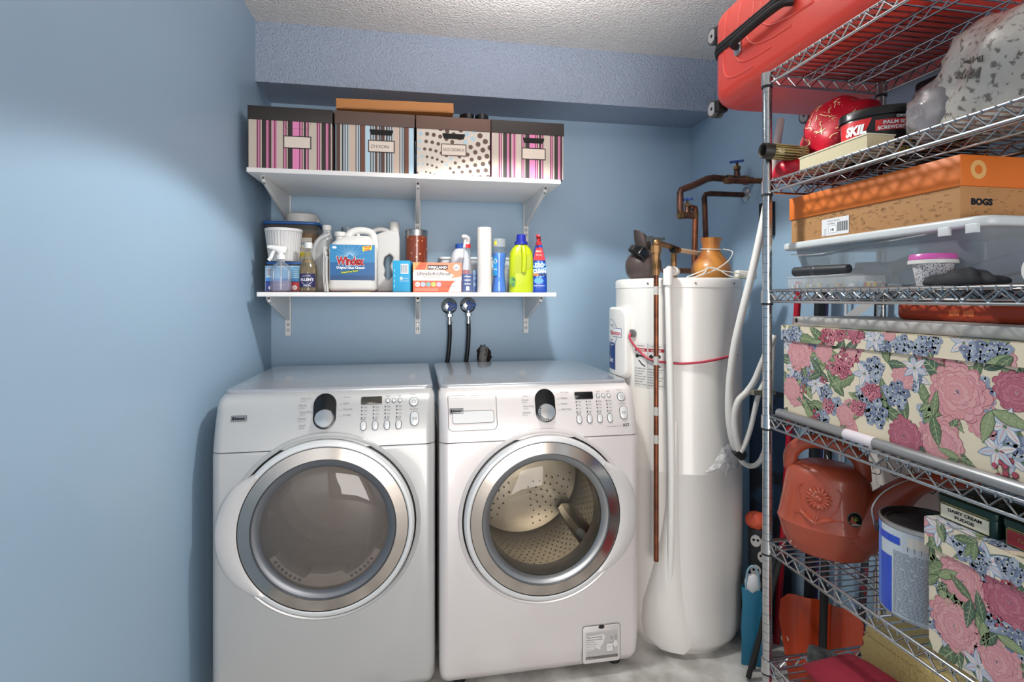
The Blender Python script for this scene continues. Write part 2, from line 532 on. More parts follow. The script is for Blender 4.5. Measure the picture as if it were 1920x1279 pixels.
def machine(kind, cx, W, yf, label, depth=.72):
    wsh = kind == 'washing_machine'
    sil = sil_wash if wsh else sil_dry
    t = thing(kind, label, 'washing machine' if wsh else 'dryer', (cx, yf, 0))
    hw = W / 2
    DZ, DR = (.562, .2735) if wsh else (.578, .2735)
    dx = .008 if wsh else -.002
    # cabinet with a round door hole
    g = G()
    rings = []
    for z, ins, fi in ((.016, .012, .05), (.03, .006, .026), (.06, .001, .008), (.11, 0, 0), (.815, 0, 0), (.822, .002, .002)):
        rings.append([(x, y, z) for x, y in rrect(W - 2 * ins, depth - fi - ins, .03, 6, 0, fi + (depth - fi - ins) / 2)])
    g.loft(rings, sil)
    cab = g.build('cabinet', t)
    cut = G(); cut.cyl((dx, -.3, DZ), (dx, depth - .10, DZ), .2812, dark, n=96)
    co = cut.build('cut')
    co.matrix_world = Matrix.Translation((cx, yf, 0)); 
    bm_ = cab.modifiers.new('hole', 'BOOLEAN'); bm_.operation = 'DIFFERENCE'; bm_.object = co; bm_.solver = 'EXACT'
    bpy.context.view_layer.update()
    dg = bpy.context.evaluated_depsgraph_get()
    me = bpy.data.meshes.new_from_object(cab.evaluated_get(dg))
    cab.modifiers.clear(); cab.data = me
    bpy.data.objects.remove(co)
    me.set_sharp_from_angle(angle=R(32))
    # control panel: slanted, rolled top edge
    g = G(); rings = []
    for z, b in ((.825, 0), (.86, 0), (.90, 0), (.93, 0), (.955, 0), (.968, .004), (.978, .010), (.985, .020), (.988, .034)):
        f = fz(z) + b
        ins = .0 if z < .97 else (.003 if z < .98 else .008)
        rings.append([(x, y, z) for x, y in rrect(W - 2 * ins, .16 - f, .032, 6, 0, f + (.16 - f) / 2)])
    g.loft(rings, sil); g.build('control_panel', t); panel = t.children[-1]
    # flat lid behind it
    g = G(); g.rbox(-hw + .004, hw - .004, .098, depth, .955, 1.0, .03, .008, sil_top)
    g.build('top_panel', t)
    g = G(); g.rbox(-hw + .012, hw - .012, .15, depth - .004, .80, .96, .02, 0, sil); g.build('upper_body', t)
    for sx in (-1, 1):
        for y in (.07, depth - .07):
            g = G(); g.cyl((sx * (hw - .07), y, 0), (sx * (hw - .07), y, .02), .022, blk_m, n=14); g.build('foot', t)
    # face helper of the panel: x right, y height above .825 along the slope
    def pf(x, y, l=0):
        z = .825 + y
        return Vector((x, fz(z) - .0012 - .0003 * (l + 1), z))
    # dial and its black oval
    zc = (.935 if not wsh else .930) - .825
    ox = -.010 if not wsh else .014
    tilt = math.atan(.045 * 1.35 / .15 * .8)
    def onp(x, y, lift=0.0):
        p = pf(x, y, 0); p.y -= lift
        return Matrix.Translation(p) @ RX(PI / 2 - tilt)
    T = onp(ox, zc, -.001)
    g = G(); g.prism(pill(.070, .114, 14), -.003, .004, blk, T=T, b=.001); g.build('dial_surround', panel)
    g = G(); Td = onp(ox + .001, zc - .022, -.001)
    g.lathe([(.0295, 0.0), (.0295, .012), (.0275, .015), (.0265, .016)], chrome, T=Td, n=40)
    g.lathe([(.0265, .0160), (.012, .0166), (.0002, .0168)], M('#d8d8d8', .2, 1.0), T=Td, n=40)
    if wsh:
        for k in range(10):
            a = R(150 + 14 * k); g.cyl(Td @ Vector((.0245 * math.cos(a), .0245 * math.sin(a), .0160)), Td @ Vector((.0245 * math.cos(a), .0245 * math.sin(a), .0172)), .0022, blk, n=8)
    g.build('dial', panel, 'silver cycle dial')
    # display
    g = G(); dxp = .135 if not wsh else .155
    g.prism(rrect(.066, .025, .003, 3), -.002, .002, M('#3d3a33', .15) if not wsh else blk, T=onp(dxp, zc + .028, -.001), b=.0006)
    g.build('display', panel)
    # buttons
    bx = [dxp - .024 + .037 * k for k in range(4)]
    for x in bx:
        g = G(); T = onp(x, zc - .048, -.001)
        g.prism(pill(.020, .031, 8), -.002, .0012, seam, T=T); g.prism(pill(.0165, .0275, 8), -.002, .003, sil_lt, T=T, b=.0008)
        g.build('button', panel)
    for k in range(3):
        g = G(); T = onp(dxp + .052 + .0195 * k, zc + .026, -.001)
        g.prism(circ(.0068, 18), -.002, .0012, seam, T=T); g.prism(circ(.0056, 18), -.002, .003, sil_lt, T=T, b=.0008)
        g.build('button', panel)
    xp = bx[-1] + .049
    g = G(); T = onp(xp, zc + .020, -.001)
    g.prism(circ(.0150, 24), -.002, .0016, seam, T=T); g.prism(circ(.0135, 24), -.002, .004, sil_lt, T=T, b=.001)
    f0 = lambda x, y, l=0: T @ Vector((x, y, .0041 + .0002 * l))
    pw = [(.0055 * math.sin(R(a)), .0055 * math.cos(R(a))) for a in range(35, 326, 15)]
    g.line(pw, .0012, ink, f0); g.line([(0, .002), (0, .0075)], .0012, ink, f0)
    g.build('power_button', panel)
    g = G(); T2 = onp(xp + .002, zc - .032, -.001)
    g.prism(pill(.029, .047, 10), -.002, .0016, seam, T=T2); g.prism(pill(.026, .044, 10), -.002, .004, sil_lt, T=T2, b=.001)
    f1 = lambda x, y, l=0: T2 @ Vector((x, y, .0041 + .0002 * l))
    g.line([(-.005, .004), (-.005, -.004), (0, 0), (-.005, .004)], .0012, ink, f1)
    g.line([(.0025, .004), (.0025, -.004)], .0014, ink, f1); g.line([(.0055, .004), (.0055, -.004)], .0014, ink, f1)
    g.build('start_button', panel)
    # printing on the panel
    g = G()
    wl = ['Easy Care', 'Normal', 'Heavy Duty', 'Delicates', 'Rinse & Spin'] if wsh else ['Damp Dry', 'Normal', 'Heavy Duty', 'Delicate', 'Casual']
    for k in range(5 if not wsh else 4):
        y = zc + .038 - .020 * k
        xx = ox - .072 - .004 * (k % 2)
        g.text(wl[k], xx - .004, y, .0075, ink, pf); g.text('auto dry', xx - .004, y - .007, .005, ink, pf)
        g.line([(xx + .034, y - .001), (ox - .040, y - .004 + .004 * (k == 0))], .0007, ink, pf)
    for k in range(4):
        y = zc + .038 - .018 * k
        xx = ox + .050
        g.text(['Sanitize', 'Quick', 'Time Dry', 'Air Fluff'][k] if not wsh else ['Kids Wear', 'Whitest', 'Sanitary', 'Hand Wash'][k], xx + .006, y, .0075, ink, pf)
        g.line([(ox + .042, y), (xx + .003, y)], .0007, ink, pf)
    for i, x in enumerate(bx):
        for k in range(4):
            y = zc + .0065 - .0108 * k
            g.mark(circ(.0022, 10, x - .006, y + .002), M('#2c2c2e', .4), pf, 2)
            g.text(['High', 'Med', 'Low', 'Off'][k], x, y, .0062, ink, pf)
        g.text('Option', x - .010, zc - .0305, .0062, ink, pf)
    g.text('Signal', dxp + .046, zc + .038, .0062, ink, pf); g.text('Light', dxp + .084, zc + .038, .0062, ink, pf)
    g.text('Power', xp - .011, zc + .041, .0065, ink, pf); g.text('Start/Pause', xp - .013, zc - .004, .006, ink, pf)
    if wsh:
        g.text('AST', xp - .006, zc - .077, .014, M('#3b3c3e', .4), pf, bold=.02); g.text('ii', xp + .019, zc - .077, .007, ink, pf)
        g.line([(xp - .065, zc - .0765), (xp - .010, zc - .0745)], .0010, ink, pf)
    g.build('panel_print', panel)
    # maker's plate
    g = G(); bxx = -hw + .052 if not wsh else -hw + .034
    by = .098 if not wsh else .098
    g.rect(bxx, by - .008, .046, .017, badge_m, pf, 0); g.frame(bxx, by - .008, .046, .017, .001, ink, pf, 1)
    g.text('Kenmore', bxx + .010, by - .003, .0095, blk, pf, l=2, w=.030, bold=.05, shear=.3)
    g.rect(bxx + .004, by - .004, .005, .009, blk, pf, 2)
    g.build('badge', panel, 'small rectangular maker plate')
    # detergent drawer
    if wsh:
        g = G(); x0, x1 = -hw + .030, -hw + .192
        y0, y1 = .036, .145
        outl = rrect(x1 - x0, y1 - y0 + .06, .016, 5, (x0 + x1) / 2, (y0 + y1) / 2 + .03)
        pl = clip(outl, x0 - 1, x1 + 1, 0, y1)
        g.line([p for p in pl if True] + [pl[0]], .0016, seam, pf, 1)
        inn = rrect(.138, .038, .008, 5, (x0 + x1) / 2 + .002, y0 + .042)
        g.line(inn + [inn[0]], .0014, seam, pf, 1); g.mark(inn, sil_lt, pf, 0)
        g.build('detergent_drawer', panel, 'detergent drawer front with recessed grip')
    # seam between panel and cabinet
    # bezel ring on the cabinet + dark gap
    T = Matrix.Translation((dx, 0, DZ)) @ RX(PI / 2)      # lathe axis towards the viewer
    g = G(); g.lathe([(.2955, -.001), (.2935, .004), (.2880, .007), (.2835, .005), (.2815, -.004)], sil, T=T, n=96, cap=False); g.lathe([(.2815, -.004), (.2815, -.02), (.2485, -.02)], blk_m, T=T, n=96, cap=False); g.build('door_bezel', t)
    # door
    d = G()
    prof = [(.2755, -.012), (.2755, .012), (.2735, .019), (.268, .024), (.260, .025), (.2565, .022)]
    d.lathe(prof, sil_lt, T=T, n=96, cap=False)
    door = d.build('door', t)
    g = G(); g.lathe([(.2565, .022), (.2560, .0195), (.2540, .0195)], blk_m, T=T, n=96, cap=False)
    g.lathe([(.2540, .0205), (.2190, .0255)], brushed, T=T, n=96, cap=False)
    g.build('chrome_ring', door, 'shiny brushed metal ring')
    g = G(); g.lathe([(.2185, .0250), (.2165, .0200), (.2145, .0212), (.206, .0195), (.197, .015), (.1925, .011), (.191, .004), (.19, -.03), (.19, -.06)], ringgrey if not wsh else M('#8a8c8e', .25, .6), T=T, n=96, cap=False); g.build('window_seal', door)
    glass = Mclear('#d6d0ca' if not wsh else '#f0ece4', .22 if not wsh else .015, .02, '#b3a79f', 1.5, 1.3 if not wsh else 0.75)
    g = G(); g.lathe([(.1932, .0118), (.175, .0195), (.14, .027), (.09, .031), (.04, .033), (.0005, .0335)], glass, T=T, n=80, cap=False); g.build('glass_window', door)
    # handle: crescent grip at the hinge-free side
    sgn = 1 if wsh else -1
    pts_o, pts_i = [], []
    ctrl = [(41, .2745), (37, .282), (30, .299), (21, .314), (9, .322), (-4, .324), (-16, .3215), (-27, .312), (-36, .298), (-43, .283), (-47, .2745)]
    oo = spline([(a, r, 0) for a, r in ctrl], 4)
    outer = [(p.y * math.cos(R(p.x)) * sgn, p.y * math.sin(R(p.x))) for p in oo]
    inner = [(.2565 * math.cos(R(p.x)) * sgn, .2565 * math.sin(R(p.x))) for p in oo]
    g = G()
    A = []; n = len(oo)
    rings = []
    for i in range(n):
        o = Vector(outer[i]); q = Vector(inner[i]); w = (o - q)
        sec = [(0.0, -.006), (0.0, .0245), (.30, .0275), (.62, .026), (.86, .020), (.97, .012), (1.0, .003), (.98, -.004)]
        rings.append([(q.x + w.x * s_, q.y + w.y * s_, h) for s_, h in sec])
    g.loft(rings, M('#d3d0ce', .32, .1), T=T); g.build('handle', door, 'pale silver curved grip')
    # drum
    T0 = T
    if wsh:
        dm = M('#d3ccbf', .30, 1.0)
        g = G(); g.lathe([(.2480, -.05), (.236, -.055), (.226, -.07), (.222, -.085)], M('#a9adb0', .35), T=T, n=64, cap=False); g.build('door_gasket', t)
        g = G(); g.lathe([(.2225, -.085), (.243, -.11), (.245, -.26), (.243, -.40), (.235, -.425), (.12, -.435), (.0005, -.43)], dm, T=T, n=64, cap=False)
        hole = M('#2a2723', .6)
        def df(a, y, l=0):
            r = .2445 - .0012 - .0002 * l
            return T @ Vector((r * math.cos(a), r * math.sin(a), -y))
        for row in range(11):
            y = .125 + .024 * row
            for k in range(64):
                a = 2 * PI * (k + .5 * (row % 2)) / 64
                if math.sin(a) > .55: continue
                q = .0032
                g.mark([(a + q / .245 * math.cos(b), y + q * math.sin(b)) for b in [PI * j / 3 for j in range(6)]], hole, df)
        def bf(x, y, l=0): return T @ Vector((x, y, -.4265 + .0004 * l))
        for rr_ in (.06, .085, .11, .135, .16, .185, .21):
            kk = int(2 * PI * rr_ / .03)
            for k in range(kk):
                a = 2 * PI * k / kk + rr_ * 9
                if (a * 3 / (2 * PI)) % 1.0 < .35: continue
                g.mark(circ(.0035, 8, rr_ * math.cos(a), rr_ * math.sin(a)), hole, bf)
        g.build('drum', t, 'perforated steel drum')
        dr = t.children[-1]
        for k in range(3):
            a = R(-38 + 120 * k); g = G(); rings = []
            for y, hgt, wd in ((.12, .005, .03), (.15, .045, .035), (.22, .06, .038), (.30, .062, .038), (.38, .05, .036), (.415, .01, .03)):
                c, s_ = math.cos(a), math.sin(a); ring = []
                for u_, v_ in ((-1, 0), (-.7, .55), (-.3, .95), (.3, .95), (.7, .55), (1, 0)):
                    r = .243 - hgt * v_; x = r * c - u_ * wd * s_; z = r * s_ + u_ * wd * c
                    ring.append((x, z, -y))
                rings.append(ring)
            g.loft(rings, dm, T=T); g.build('drum_paddle', dr)
    else:
        dm = M('#b5afaa', .5, .2)
        g = G(); g.lathe([(.2480, -.03), (.232, -.045), (.226, -.07), (.240, -.08), (.242, -.40), (.2, -.44), (.0005, -.44)], dm, T=T, n=64, cap=False)
        g.build('drum', t, 'grey dryer drum'); dr = t.children[-1]
        g = G()
        for k in range(3):
            a = R(-60 + 120 * k); rings = []
            for y, hgt in ((.10, .004), (.14, .05), (.36, .055), (.40, .01)):
                c, s_ = math.cos(a), math.sin(a)
                rings.append([((.241 - hgt * v_) * c - u_ * .03 * s_, (.241 - hgt * v_) * s_ + u_ * .03 * c, -y) for u_, v_ in ((-1, 0), (-.5, .8), (0, 1), (.5, .8), (1, 0))])
            g.loft(rings, dm, T=T)
        g.build('drum_paddle', dr)
        # lint filter housing at the bottom of the opening
        g = G(); arc = []
        for a in range(-152, -27, 4): arc.append(R(a))
        rings = []
        for a in arc:
            c, s_ = math.cos(a), math.sin(a)
            lo = .183 - (.032 if -112 < math.degrees(a) < -68 else .012)
            rings.append([(q * c, q * s_, h) for q, h in ((.1895, .0), (lo, -.002), (lo - .006, -.02), (lo, -.055), (.1895, -.055))])
        g.loft(rings, M('#b9b7b4', .4), T=T)
        for a in list(range(-146, -114, 5)) + list(range(-64, -34, 5)):
            def sf(x, y, l=0, a=R(a)):
                q = .1785 + y; c, s_ = math.cos(a + x / .19), math.sin(a + x / .19)
                return T @ Vector((q * c, q * s_, .0008))
            g.rect(-.0045, -.003, .009, .009, blk, sf)
        g.build('lint_screen', t, 'pale lint screen housing with dark slots')
    # filter cover with its notice (washer only)
    if wsh:
        g = G(); fx, fzz = .205, .112
        f = front(fx, -.0005, fzz)
        o_ = rrect(.135, .128, .010, 5, 0, 0)
        g.prism(o_, .0002, .0022, sil, T=Matrix.Translation((fx, 0, fzz)) @ RX(PI / 2), b=.0008)
        f = front(fx, -.0024, fzz)
        g.line(o_ + [o_[0]], .0016, seam, f, 0)
        g.mark(circ(.011, 14, 0, .058, .007), blk_m, f, 1)
        lt = M('#b7b4b2', .5); lw = M('#dcd9d7', .5)
        g.rect(-.056, -.050, .115, .092, lt, f, 1); g.frame(-.056, -.050, .115, .092, .0012, lw, f, 2)
        g.rect(-.056, -.050, .115, .010, M('#6c6866', .5), f, 3)
        bub = [(-.055, .030), (.006, .034), (.013, .026), (.008, .006), (-.004, -.010), (-.004, -.020), (-.014, -.016), (-.055, -.020)]
        g.mark(bub, lw, f, 3)
        for i, s_ in enumerate(['Please clean the filter', 'once every two months', 'Refer to the manual for', 'filter care', 'Keep the door clean', 'and dry inside']):
            g.text(s_, -.053, .023 - .0078 * i, .0062, ink, f, l=4, w=.056 if i < 2 else .03 + .008 * (i % 2), bold=.03 if i < 2 else 0)
        g.text('filter cover', -.053, -.0475, .005, lw, f, l=5)
        g.rect(.016, -.030, .026, .030, lw, f, 3); g.frame(.016, -.030, .026, .030, .001, ink, f, 4)
        g.mark(circ(.0013, 8, .025, -.012), ink, f, 5); g.mark(circ(.0013, 8, .034, -.012), ink, f, 5)
        g.mark(circ(.009, 14, .050, -.004, .013), lw, f, 3); g.line(circ(.009, 14, .050, -.004, .013) , .0009, ink, f, 4)
        g.line([(.034, .016), (.036, .022), (.038, .016), (.036, .012), (.034, .016)], .0009, ink, f, 4)
        g.line([(.046, .018), (.052, .026), (.056, .019), (.051, .013), (.046, .018)], .0009, ink, f, 4)
        g.build('filter_cover', t, 'rounded filter cover with printed notice')
    return t

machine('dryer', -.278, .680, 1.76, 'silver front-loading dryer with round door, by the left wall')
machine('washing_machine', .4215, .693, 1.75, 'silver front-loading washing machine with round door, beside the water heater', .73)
# ------------------------------------------------------------------ water heater and plumbing
HX, HY, HR = 1.034, 1.995, .242
TH0 = math.atan2(-HX, -HY)           # turn so that local -Y faces the photographer's side
hz = math.atan2(-HX / math.hypot(HX, HY) * 1.0, HY / math.hypot(HX, HY))
heat_w = M('#e4e0da', 0.32, coat=.2, bump=(9, .08, .01))
heat_w2 = M('#e6e3de', 0.34)
t = thing('water_heater', 'tall white cylindrical water heater between washer and wire rack', 'water heater', (HX, HY, 0), hz)
g = G()
g.lathe([(.20, .0), (.205, .012), (.225, .03), (.236, .055), (.241, .09), (HR, .13), (HR, .66), (.2435, .665), (.2435, .668), (HR, .672), (HR, 1.335), (.2435, 1.337), (.2435, 1.362), (.24, 1.369), (.232, 1.372), (.0005, 1.372)], heat_w, n=96)
g.build('tank', t)
ph = lambda deg, r=HR: (r * math.sin(R(deg)), -r * math.cos(R(deg)))
# access cover on the left side with its round badge
g = G()
f = wrap(HR, 0)
rings = []
CA, CB, Z0, Z1 = -88, -43, .990, 1.262
prof = []
out = rrect(R(CB - CA) * HR, Z1 - Z0, .030, 5, R((CA + CB) / 2) * HR, (Z0 + Z1) / 2)
def cyl_at(x, y, h): a = x / HR; return Vector(((HR + h) * math.sin(a), -(HR + h) * math.cos(a), y))
def insetp(pl, d, cx, cy):
    return [(x + (d if x < cx else -d) * 1.0, y + (d if y < cy else -d)) for x, y in pl]
ccx, ccy = R((CA + CB) / 2) * HR, (Z0 + Z1) / 2
for d, h in ((0, -.002), (0, .016), (.003, .023), (.009, .026)):
    rings.append([cyl_at(x, y, h) for x, y in insetp(out, d, ccx, ccy)])
g.loft(rings, heat_w2, cap=(False, False))
inner = insetp(out, .009, ccx, ccy)
nx_ = 14
xs0, xs1 = min(p[0] for p in inner), max(p[0] for p in inner)
for i in range(nx_):
    a = xs0 + (xs1 - xs0) * i / nx_; b = xs0 + (xs1 - xs0) * (i + 1) / nx_
    pl = clip(inner, a, b, -9, 9)
    if len(pl) > 2: g.mark(pl, heat_w2, lambda x, y, l: cyl_at(x, y, .026))
cover = g.build('access_cover', t)
g = G(); fc = lambda x, y, l=0: cyl_at(ccx + x - .012, y, .0263 + .0003 * l)
navy = M('#23407f', .4); red = M('#c62f3d', .4); lbl = M('#eef0f1', .4)
yy = 1.135
g.mark(circ(.053, 40, 0, yy + .025), navy, fc, 0); g.mark(circ(.0505, 40, 0, yy + .025), lbl, fc, 1)
g.rect(.02, yy + .012, .062, .034, navy, fc, 1, 4); g.rect(.02, yy + .014, .060, .030, lbl, fc, 2, 4)
g.frame(-.044, yy + .035, .088, .0, .0, lbl, fc, 1)
g.text('m', -.024, yy + .022, .024, navy, fc, l=3, w=.016); g.text('Solution', -.004, yy + .020, .023, red, fc, l=4, w=.080, bold=.02)
g.text('HOT WATER', -.026, yy + .052, .011, navy, fc, l=3, w=.052); g.text('SERVICE', -.020, yy - .006, .009, navy, fc, l=3, w=.04)
g.rect(-.050, yy - .118, .088, .106, navy, fc, 0, 6)
g.mark(circ(.053, 40, 0, yy + .025), navy, fc, 0.5)
g.text('Giant', -.03, yy - .09, .028, lbl, fc, l=2, w=.05, bold=.02)
g.build('badge', cover, 'round white badge above a navy panel')
# warning labels
g = G(); f = wrap(HR, 0)
def wx(deg): return R(deg) * HR
paper = M('#dcd9d4', .5); inkh = M('#55524f', .6); bark = M('#2c2a29', .5)
for i, (a, b) in enumerate(((-39, -25.5), (-25, -10))):
    x0, x1 = wx(a), wx(b); w = x1 - x0
    g.rect(x0, .965, w, .165, paper, f, 0, 6); g.frame(x0, .965, w, .165, .0008, inkh, f, 1)
    g.rect(x0 + .002, 1.100, w - .004, .012, M('#a8323c', .5), f, 1, 4); g.text('DANGER', x0 + .012, 1.1025, .008, paper, f, l=2, w=w * .6, bold=.03)
    g.text('WARNING', x0 + .01, 1.118, .007, inkh, f, l=2, w=w * .6)
    g.mark(circ(.008, 12, x0 + .012, 1.082), bark, f, 1); g.rect(x0 + .018, 1.080, .022, .006, bark, f, 1); g.mark(circ(.007, 10, x0 + .042, 1.084), bark, f, 1)
    g.line([(x0 + .02, 1.066), (x0 + .034, 1.052), (x0 + .046, 1.046)], .006, inkh, f, 1)
    for k in range(7):
        g.text(['flammable vapors', 'may ignite and', 'cause explosion', 'keep area clear', 'read manual', 'before use', 'service only'][k], x0 + .003, 1.034 - .0098 * k, .0075, inkh, f, l=2, w=w - .008 - .008 * (k % 3))
g.build('warning_label', t, 'white warning label with red headings')
g = G()
g.rect(wx(-78), .905, wx(-47) - wx(-78), .07, paper, f, 0, 8); g.frame(wx(-78), .905, wx(-47) - wx(-78), .07, .001, inkh, f, 1)
for k in range(4):
    g.text('Model 52 U S gallons', wx(-76), .955 - .013 * k, .009, inkh, f, l=2, w=.09 + .01 * (k % 2))
g.build('rating_label', t, 'small rating label under the access cover')
# grommet with the red cable
g = G(); x, y = ph(-40.5, HR + .002)
g.cyl(ph(-40.5, HR - .003) + (1.165,), ph(-40.5, HR + .010) + (1.165,), .015, M('#77777a', .4, .4), n=20); g.build('grommet', t)
cab = [(-41, .012, 1.165), (-40, .022, 1.150), (-37, .016, 1.125), (-31, .006, 1.095), (-24, .006, 1.076), (-14, .006, 1.068), (0, .005, 1.064), (14, .005, 1.067), (30, .004, 1.076), (50, .004, 1.088), (60, .0, 1.09)]
g = G(); g.tube([ph(a, HR + .001 + h) + (z,) for a, h, z in cab], .0042, M('#b5384a', .5), n=8, k=6)
g.build('red_cable', t, 'red cable wrapped round the tank')
# crumpled clear tape patch over the lower element
g = G(); tape = M('#e9e8e5', .08, spec=.8, bump=(26, 1.0, .02))
pl = [(wx(22), .672), (wx(30), .70), (wx(40), .76), (wx(50), .778), (wx(60), .75), (wx(66), .70), (wx(62), .668), (wx(45), .655)]
cx_, cy_ = wx(45), .705
for lay in range(5):
    a, b = 1 - lay * .2, 1 - (lay + 1) * .2
    for i in range(len(pl)):
        p, q = pl[i], pl[(i + 1) % len(pl)]
        h0 = .0015 + .007 * math.sin((1 - a) * 1.57); h1 = .0015 + .007 * math.sin((1 - b) * 1.57)
        V = lambda p_, s_, h: cyl_at(cx_ + (p_[0] - cx_) * s_, cy_ + (p_[1] - cy_) * s_, h + .0012 * math.sin(p_[0] * 190 + p_[1] * 260 + s_ * 7))
        g.add([V(p, a, h0), V(q, a, h0), V(q, b, h1), V(p, b, h1)], [(0, 1, 2, 3)], tape)
g.build('tape_patch', t, 'crumpled clear tape patch')
g = G()
for a, z in ((-86, 1.352), (-25, 1.352), (15, 1.352), (55, 1.352)):
    g = G(); p = ph(a, HR); q = ph(a, HR + .003); g.cyl(p + (z,), q + (z,), .004, M('#77756f', .4, .6), n=8); g.build('screw', t)
# bulging loose jacket seam down the front
g = G(); rings = []
for z, c, wdt, h in ((.02, -4, 20, .001), (.05, -8, 40, .010), (.10, -11, 44, .016), (.18, -12, 38, .020), (.30, -9, 26, .020), (.42, -6, 17, .017), (.55, -4, 12, .014), (.70, -2.5, 9, .012), (.82, -2, 7, .008), (.86, -2, 5, .001)):
    ring = []
    for k in range(9):
        u_ = -1 + k / 4.0
        a = c + wdt * .5 * u_
        ring.append(cyl_at(R(a) * HR, z, -.002 + h * (math.cos(u_ * PI / 2) ** .7 if abs(u_) < 1 else 0)))
    rings.append(ring)
vs = [p for r_ in rings for p in r_]; fs = []
for i in range(len(rings) - 1):
    for j in range(8): fs.append((i * 9 + j, i * 9 + j + 1, (i + 1) * 9 + j + 1, (i + 1) * 9 + j))
g.add(vs, fs, heat_w); g.build('jacket_bulge', t, 'smooth bulge running down the tank front', sharp=60)

def W_(deg, r, z):   # point around the heater in world space
    v = Matrix.Rotation(hz, 3, 'Z') @ Vector((r * math.sin(R(deg)), -r * math.cos(R(deg)), 0))
    return Vector((HX + v.x, HY + v.y, z))
copper = M('#8a5138', .38, .75, mix=('#5f3a2c', 18, .42, .66))
copper_old = M('#6d4a3c', .45, .6, mix=('#43302a', 22, .4, .62))
brass = M('#94704a', .42, .7, mix=('#6d5330', 30, .4, .6))
# relief pipe with brass valve
t = thing('discharge_pipe', 'thin vertical copper pipe down the front of the water heater', 'pipe', W_(-14.5, .285, 0.36))
p0 = W_(-14.5, .285, 0.36)
g = G(); g.cyl((0, 0, .0), (0, 0, 1.03), .0088, copper, n=16)
g.build('pipe', t)
g = G(); g.cyl((0, 0, 1.02), (0, 0, 1.06), .0125, brass, n=16); g.cyl((0, 0, 1.06), (0, 0, 1.105), .013, brass, n=8, r1=.016); g.cyl((0, 0, 1.10), (0, 0, 1.125), .020, brass, n=8); g.ball((0, 0, 1.135), .015, brass)
b_ = W_(-14.5, .05, 1.497) - p0
g.cyl((0, 0, 1.137), (b_.x, b_.y, 1.137), .011, brass, n=12); g.cyl((b_.x, b_.y, 1.137), (b_.x, b_.y, 1.01), .011, brass, n=12)
g.build('relief_valve', t, 'brass valve with dark lever')
g = G(); g.cyl((-.03, 0, 1.148), (.03, -.004, 1.150), .0065, M('#5d6a70', .3, .8), n=10); g.box(-.034, -.014, -.008, .008, 1.14, 1.158, M('#3c3f42', .4)); g.build('lever', t)
for z in (.42, .52, .70, .95):
    g = G(); g.cyl((0, 0, z), (0, 0, z + .03), .0092, M('#b9b6b0', .5), n=14); g.build('tape_band', t, 'pale tape band')
# white plastic drain pipe with elbow
pvc = M('#e6e4df', .35)
P0 = W_(-6.5, .268, 1.33); P1 = W_(-4.0, .262, .70)
g = G()
e = W_(-3, .10, 1.40)
el = W_(-6.6, .268, 1.395)
g.tube([e, W_(-5, .2, 1.40), W_(-6.4, .25, 1.402), el], .0125, pvc, n=14, k=5)
g.cyl(el + Vector((0, 0, .008)), el - Vector((0, 0, .05)), .0175, pvc, n=18)
g.cyl(e, W_(-4, .17, 1.40), .0165, pvc, n=18)
g.tube([el - Vector((0, 0, .04)), P0, W_(-5, .266, 1.0), P1, W_(-4.5, .258, .45), W_(-6, .247, .28), W_(-8, .234, .12)], .0122, pvc, n=14, k=5)
o = solo(g, 'drain_pipe', 'white plastic pipe with elbow running down the front of the water heater', 'pipe')
# little dark hole/plug on the bulge
# supply pipe out of the right wall with two blue gate valves
Yp = 2.14
t = thing('supply_pipe', 'upper copper water pipe from right wall with two blue valve handles', 'pipe', (XR, Yp, 1.82))
g = G()
g.tube([(0, 0, 0), (-.10, 0, .0), (-.19, 0, .004), (-.225, -.004, -.004), (-.29, -.012, -.035), (-.33, -.012, -.05)], .0145, copper_old, n=14)
g.tube([(-.33, -.012, -.05), (-.345, -.012, -.056), (-.352, -.012, -.07), (-.352, -.012, -.145), (-.348, -.012, -.16), (-.335, -.012, -.166), (-.30, -.012, -.165)], .0140, copper_old, n=14)
g.build('pipe', t)
g = G()
g.tube([(-.30, -.012, -.140), (-.293, -.012, -.130), (-.284, -.012, -.132), (-.280, -.012, -.15), (-.286, -.012, -.40), (-.30, -.012, -.405)], .0125, copper, n=14)
g.cyl((-.30, -.012, -.405), (-.44, -.03, -.405), .0115, copper_old, n=14)
g.build('down_pipe', t)
for (vx, vz, sc) in ((-.075, 0, 1.0), (-.318, -.165, .85)):
    g = G(); y0 = 0 if sc == 1.0 else -.012
    g.cyl((vx - .05 * sc, y0, vz), (vx - .03 * sc, y0, vz), .021 * sc, brass, n=8); g.cyl((vx + .03 * sc, y0, vz), (vx + .05 * sc, y0, vz), .021 * sc, brass, n=8)
    g.cyl((vx - .03 * sc, y0, vz), (vx + .03 * sc, y0, vz), .018 * sc, copper_old, n=14)
    g.cyl((vx, y0, vz + .01), (vx, y0, vz + .045 * sc), .015 * sc, copper_old, n=12, r1=.011 * sc); g.cyl((vx, y0, vz + .045 * sc), (vx, y0, vz + .058 * sc), .017 * sc, brass, n=6); g.cyl((vx, y0, vz + .058 * sc), (vx, y0, vz + .075 * sc), .006 * sc, brass, n=10)
    g.build('gate_valve', t)
    v_ = t.children[-1]
    g = G(); pl = []
    for k in range(40):
        a = 2 * PI * k / 40; r = (.027 + .005 * math.cos(5 * a)) * sc
        pl.append((r * math.cos(a), r * math.sin(a)))
    g.prism(pl, .0, .011 * sc, blue_h, T=TX((vx, y0, vz + .075 * sc)) @ RY(R(-8)) @ RX(R(8)), b=.003); g.build('handle', v_, 'blue wheel handle')
t = thing('supply_pipe', 'lower copper water pipe elbowing out of the chrome wall collar', 'pipe', (XR, 2.19, 1.765))
g = G()
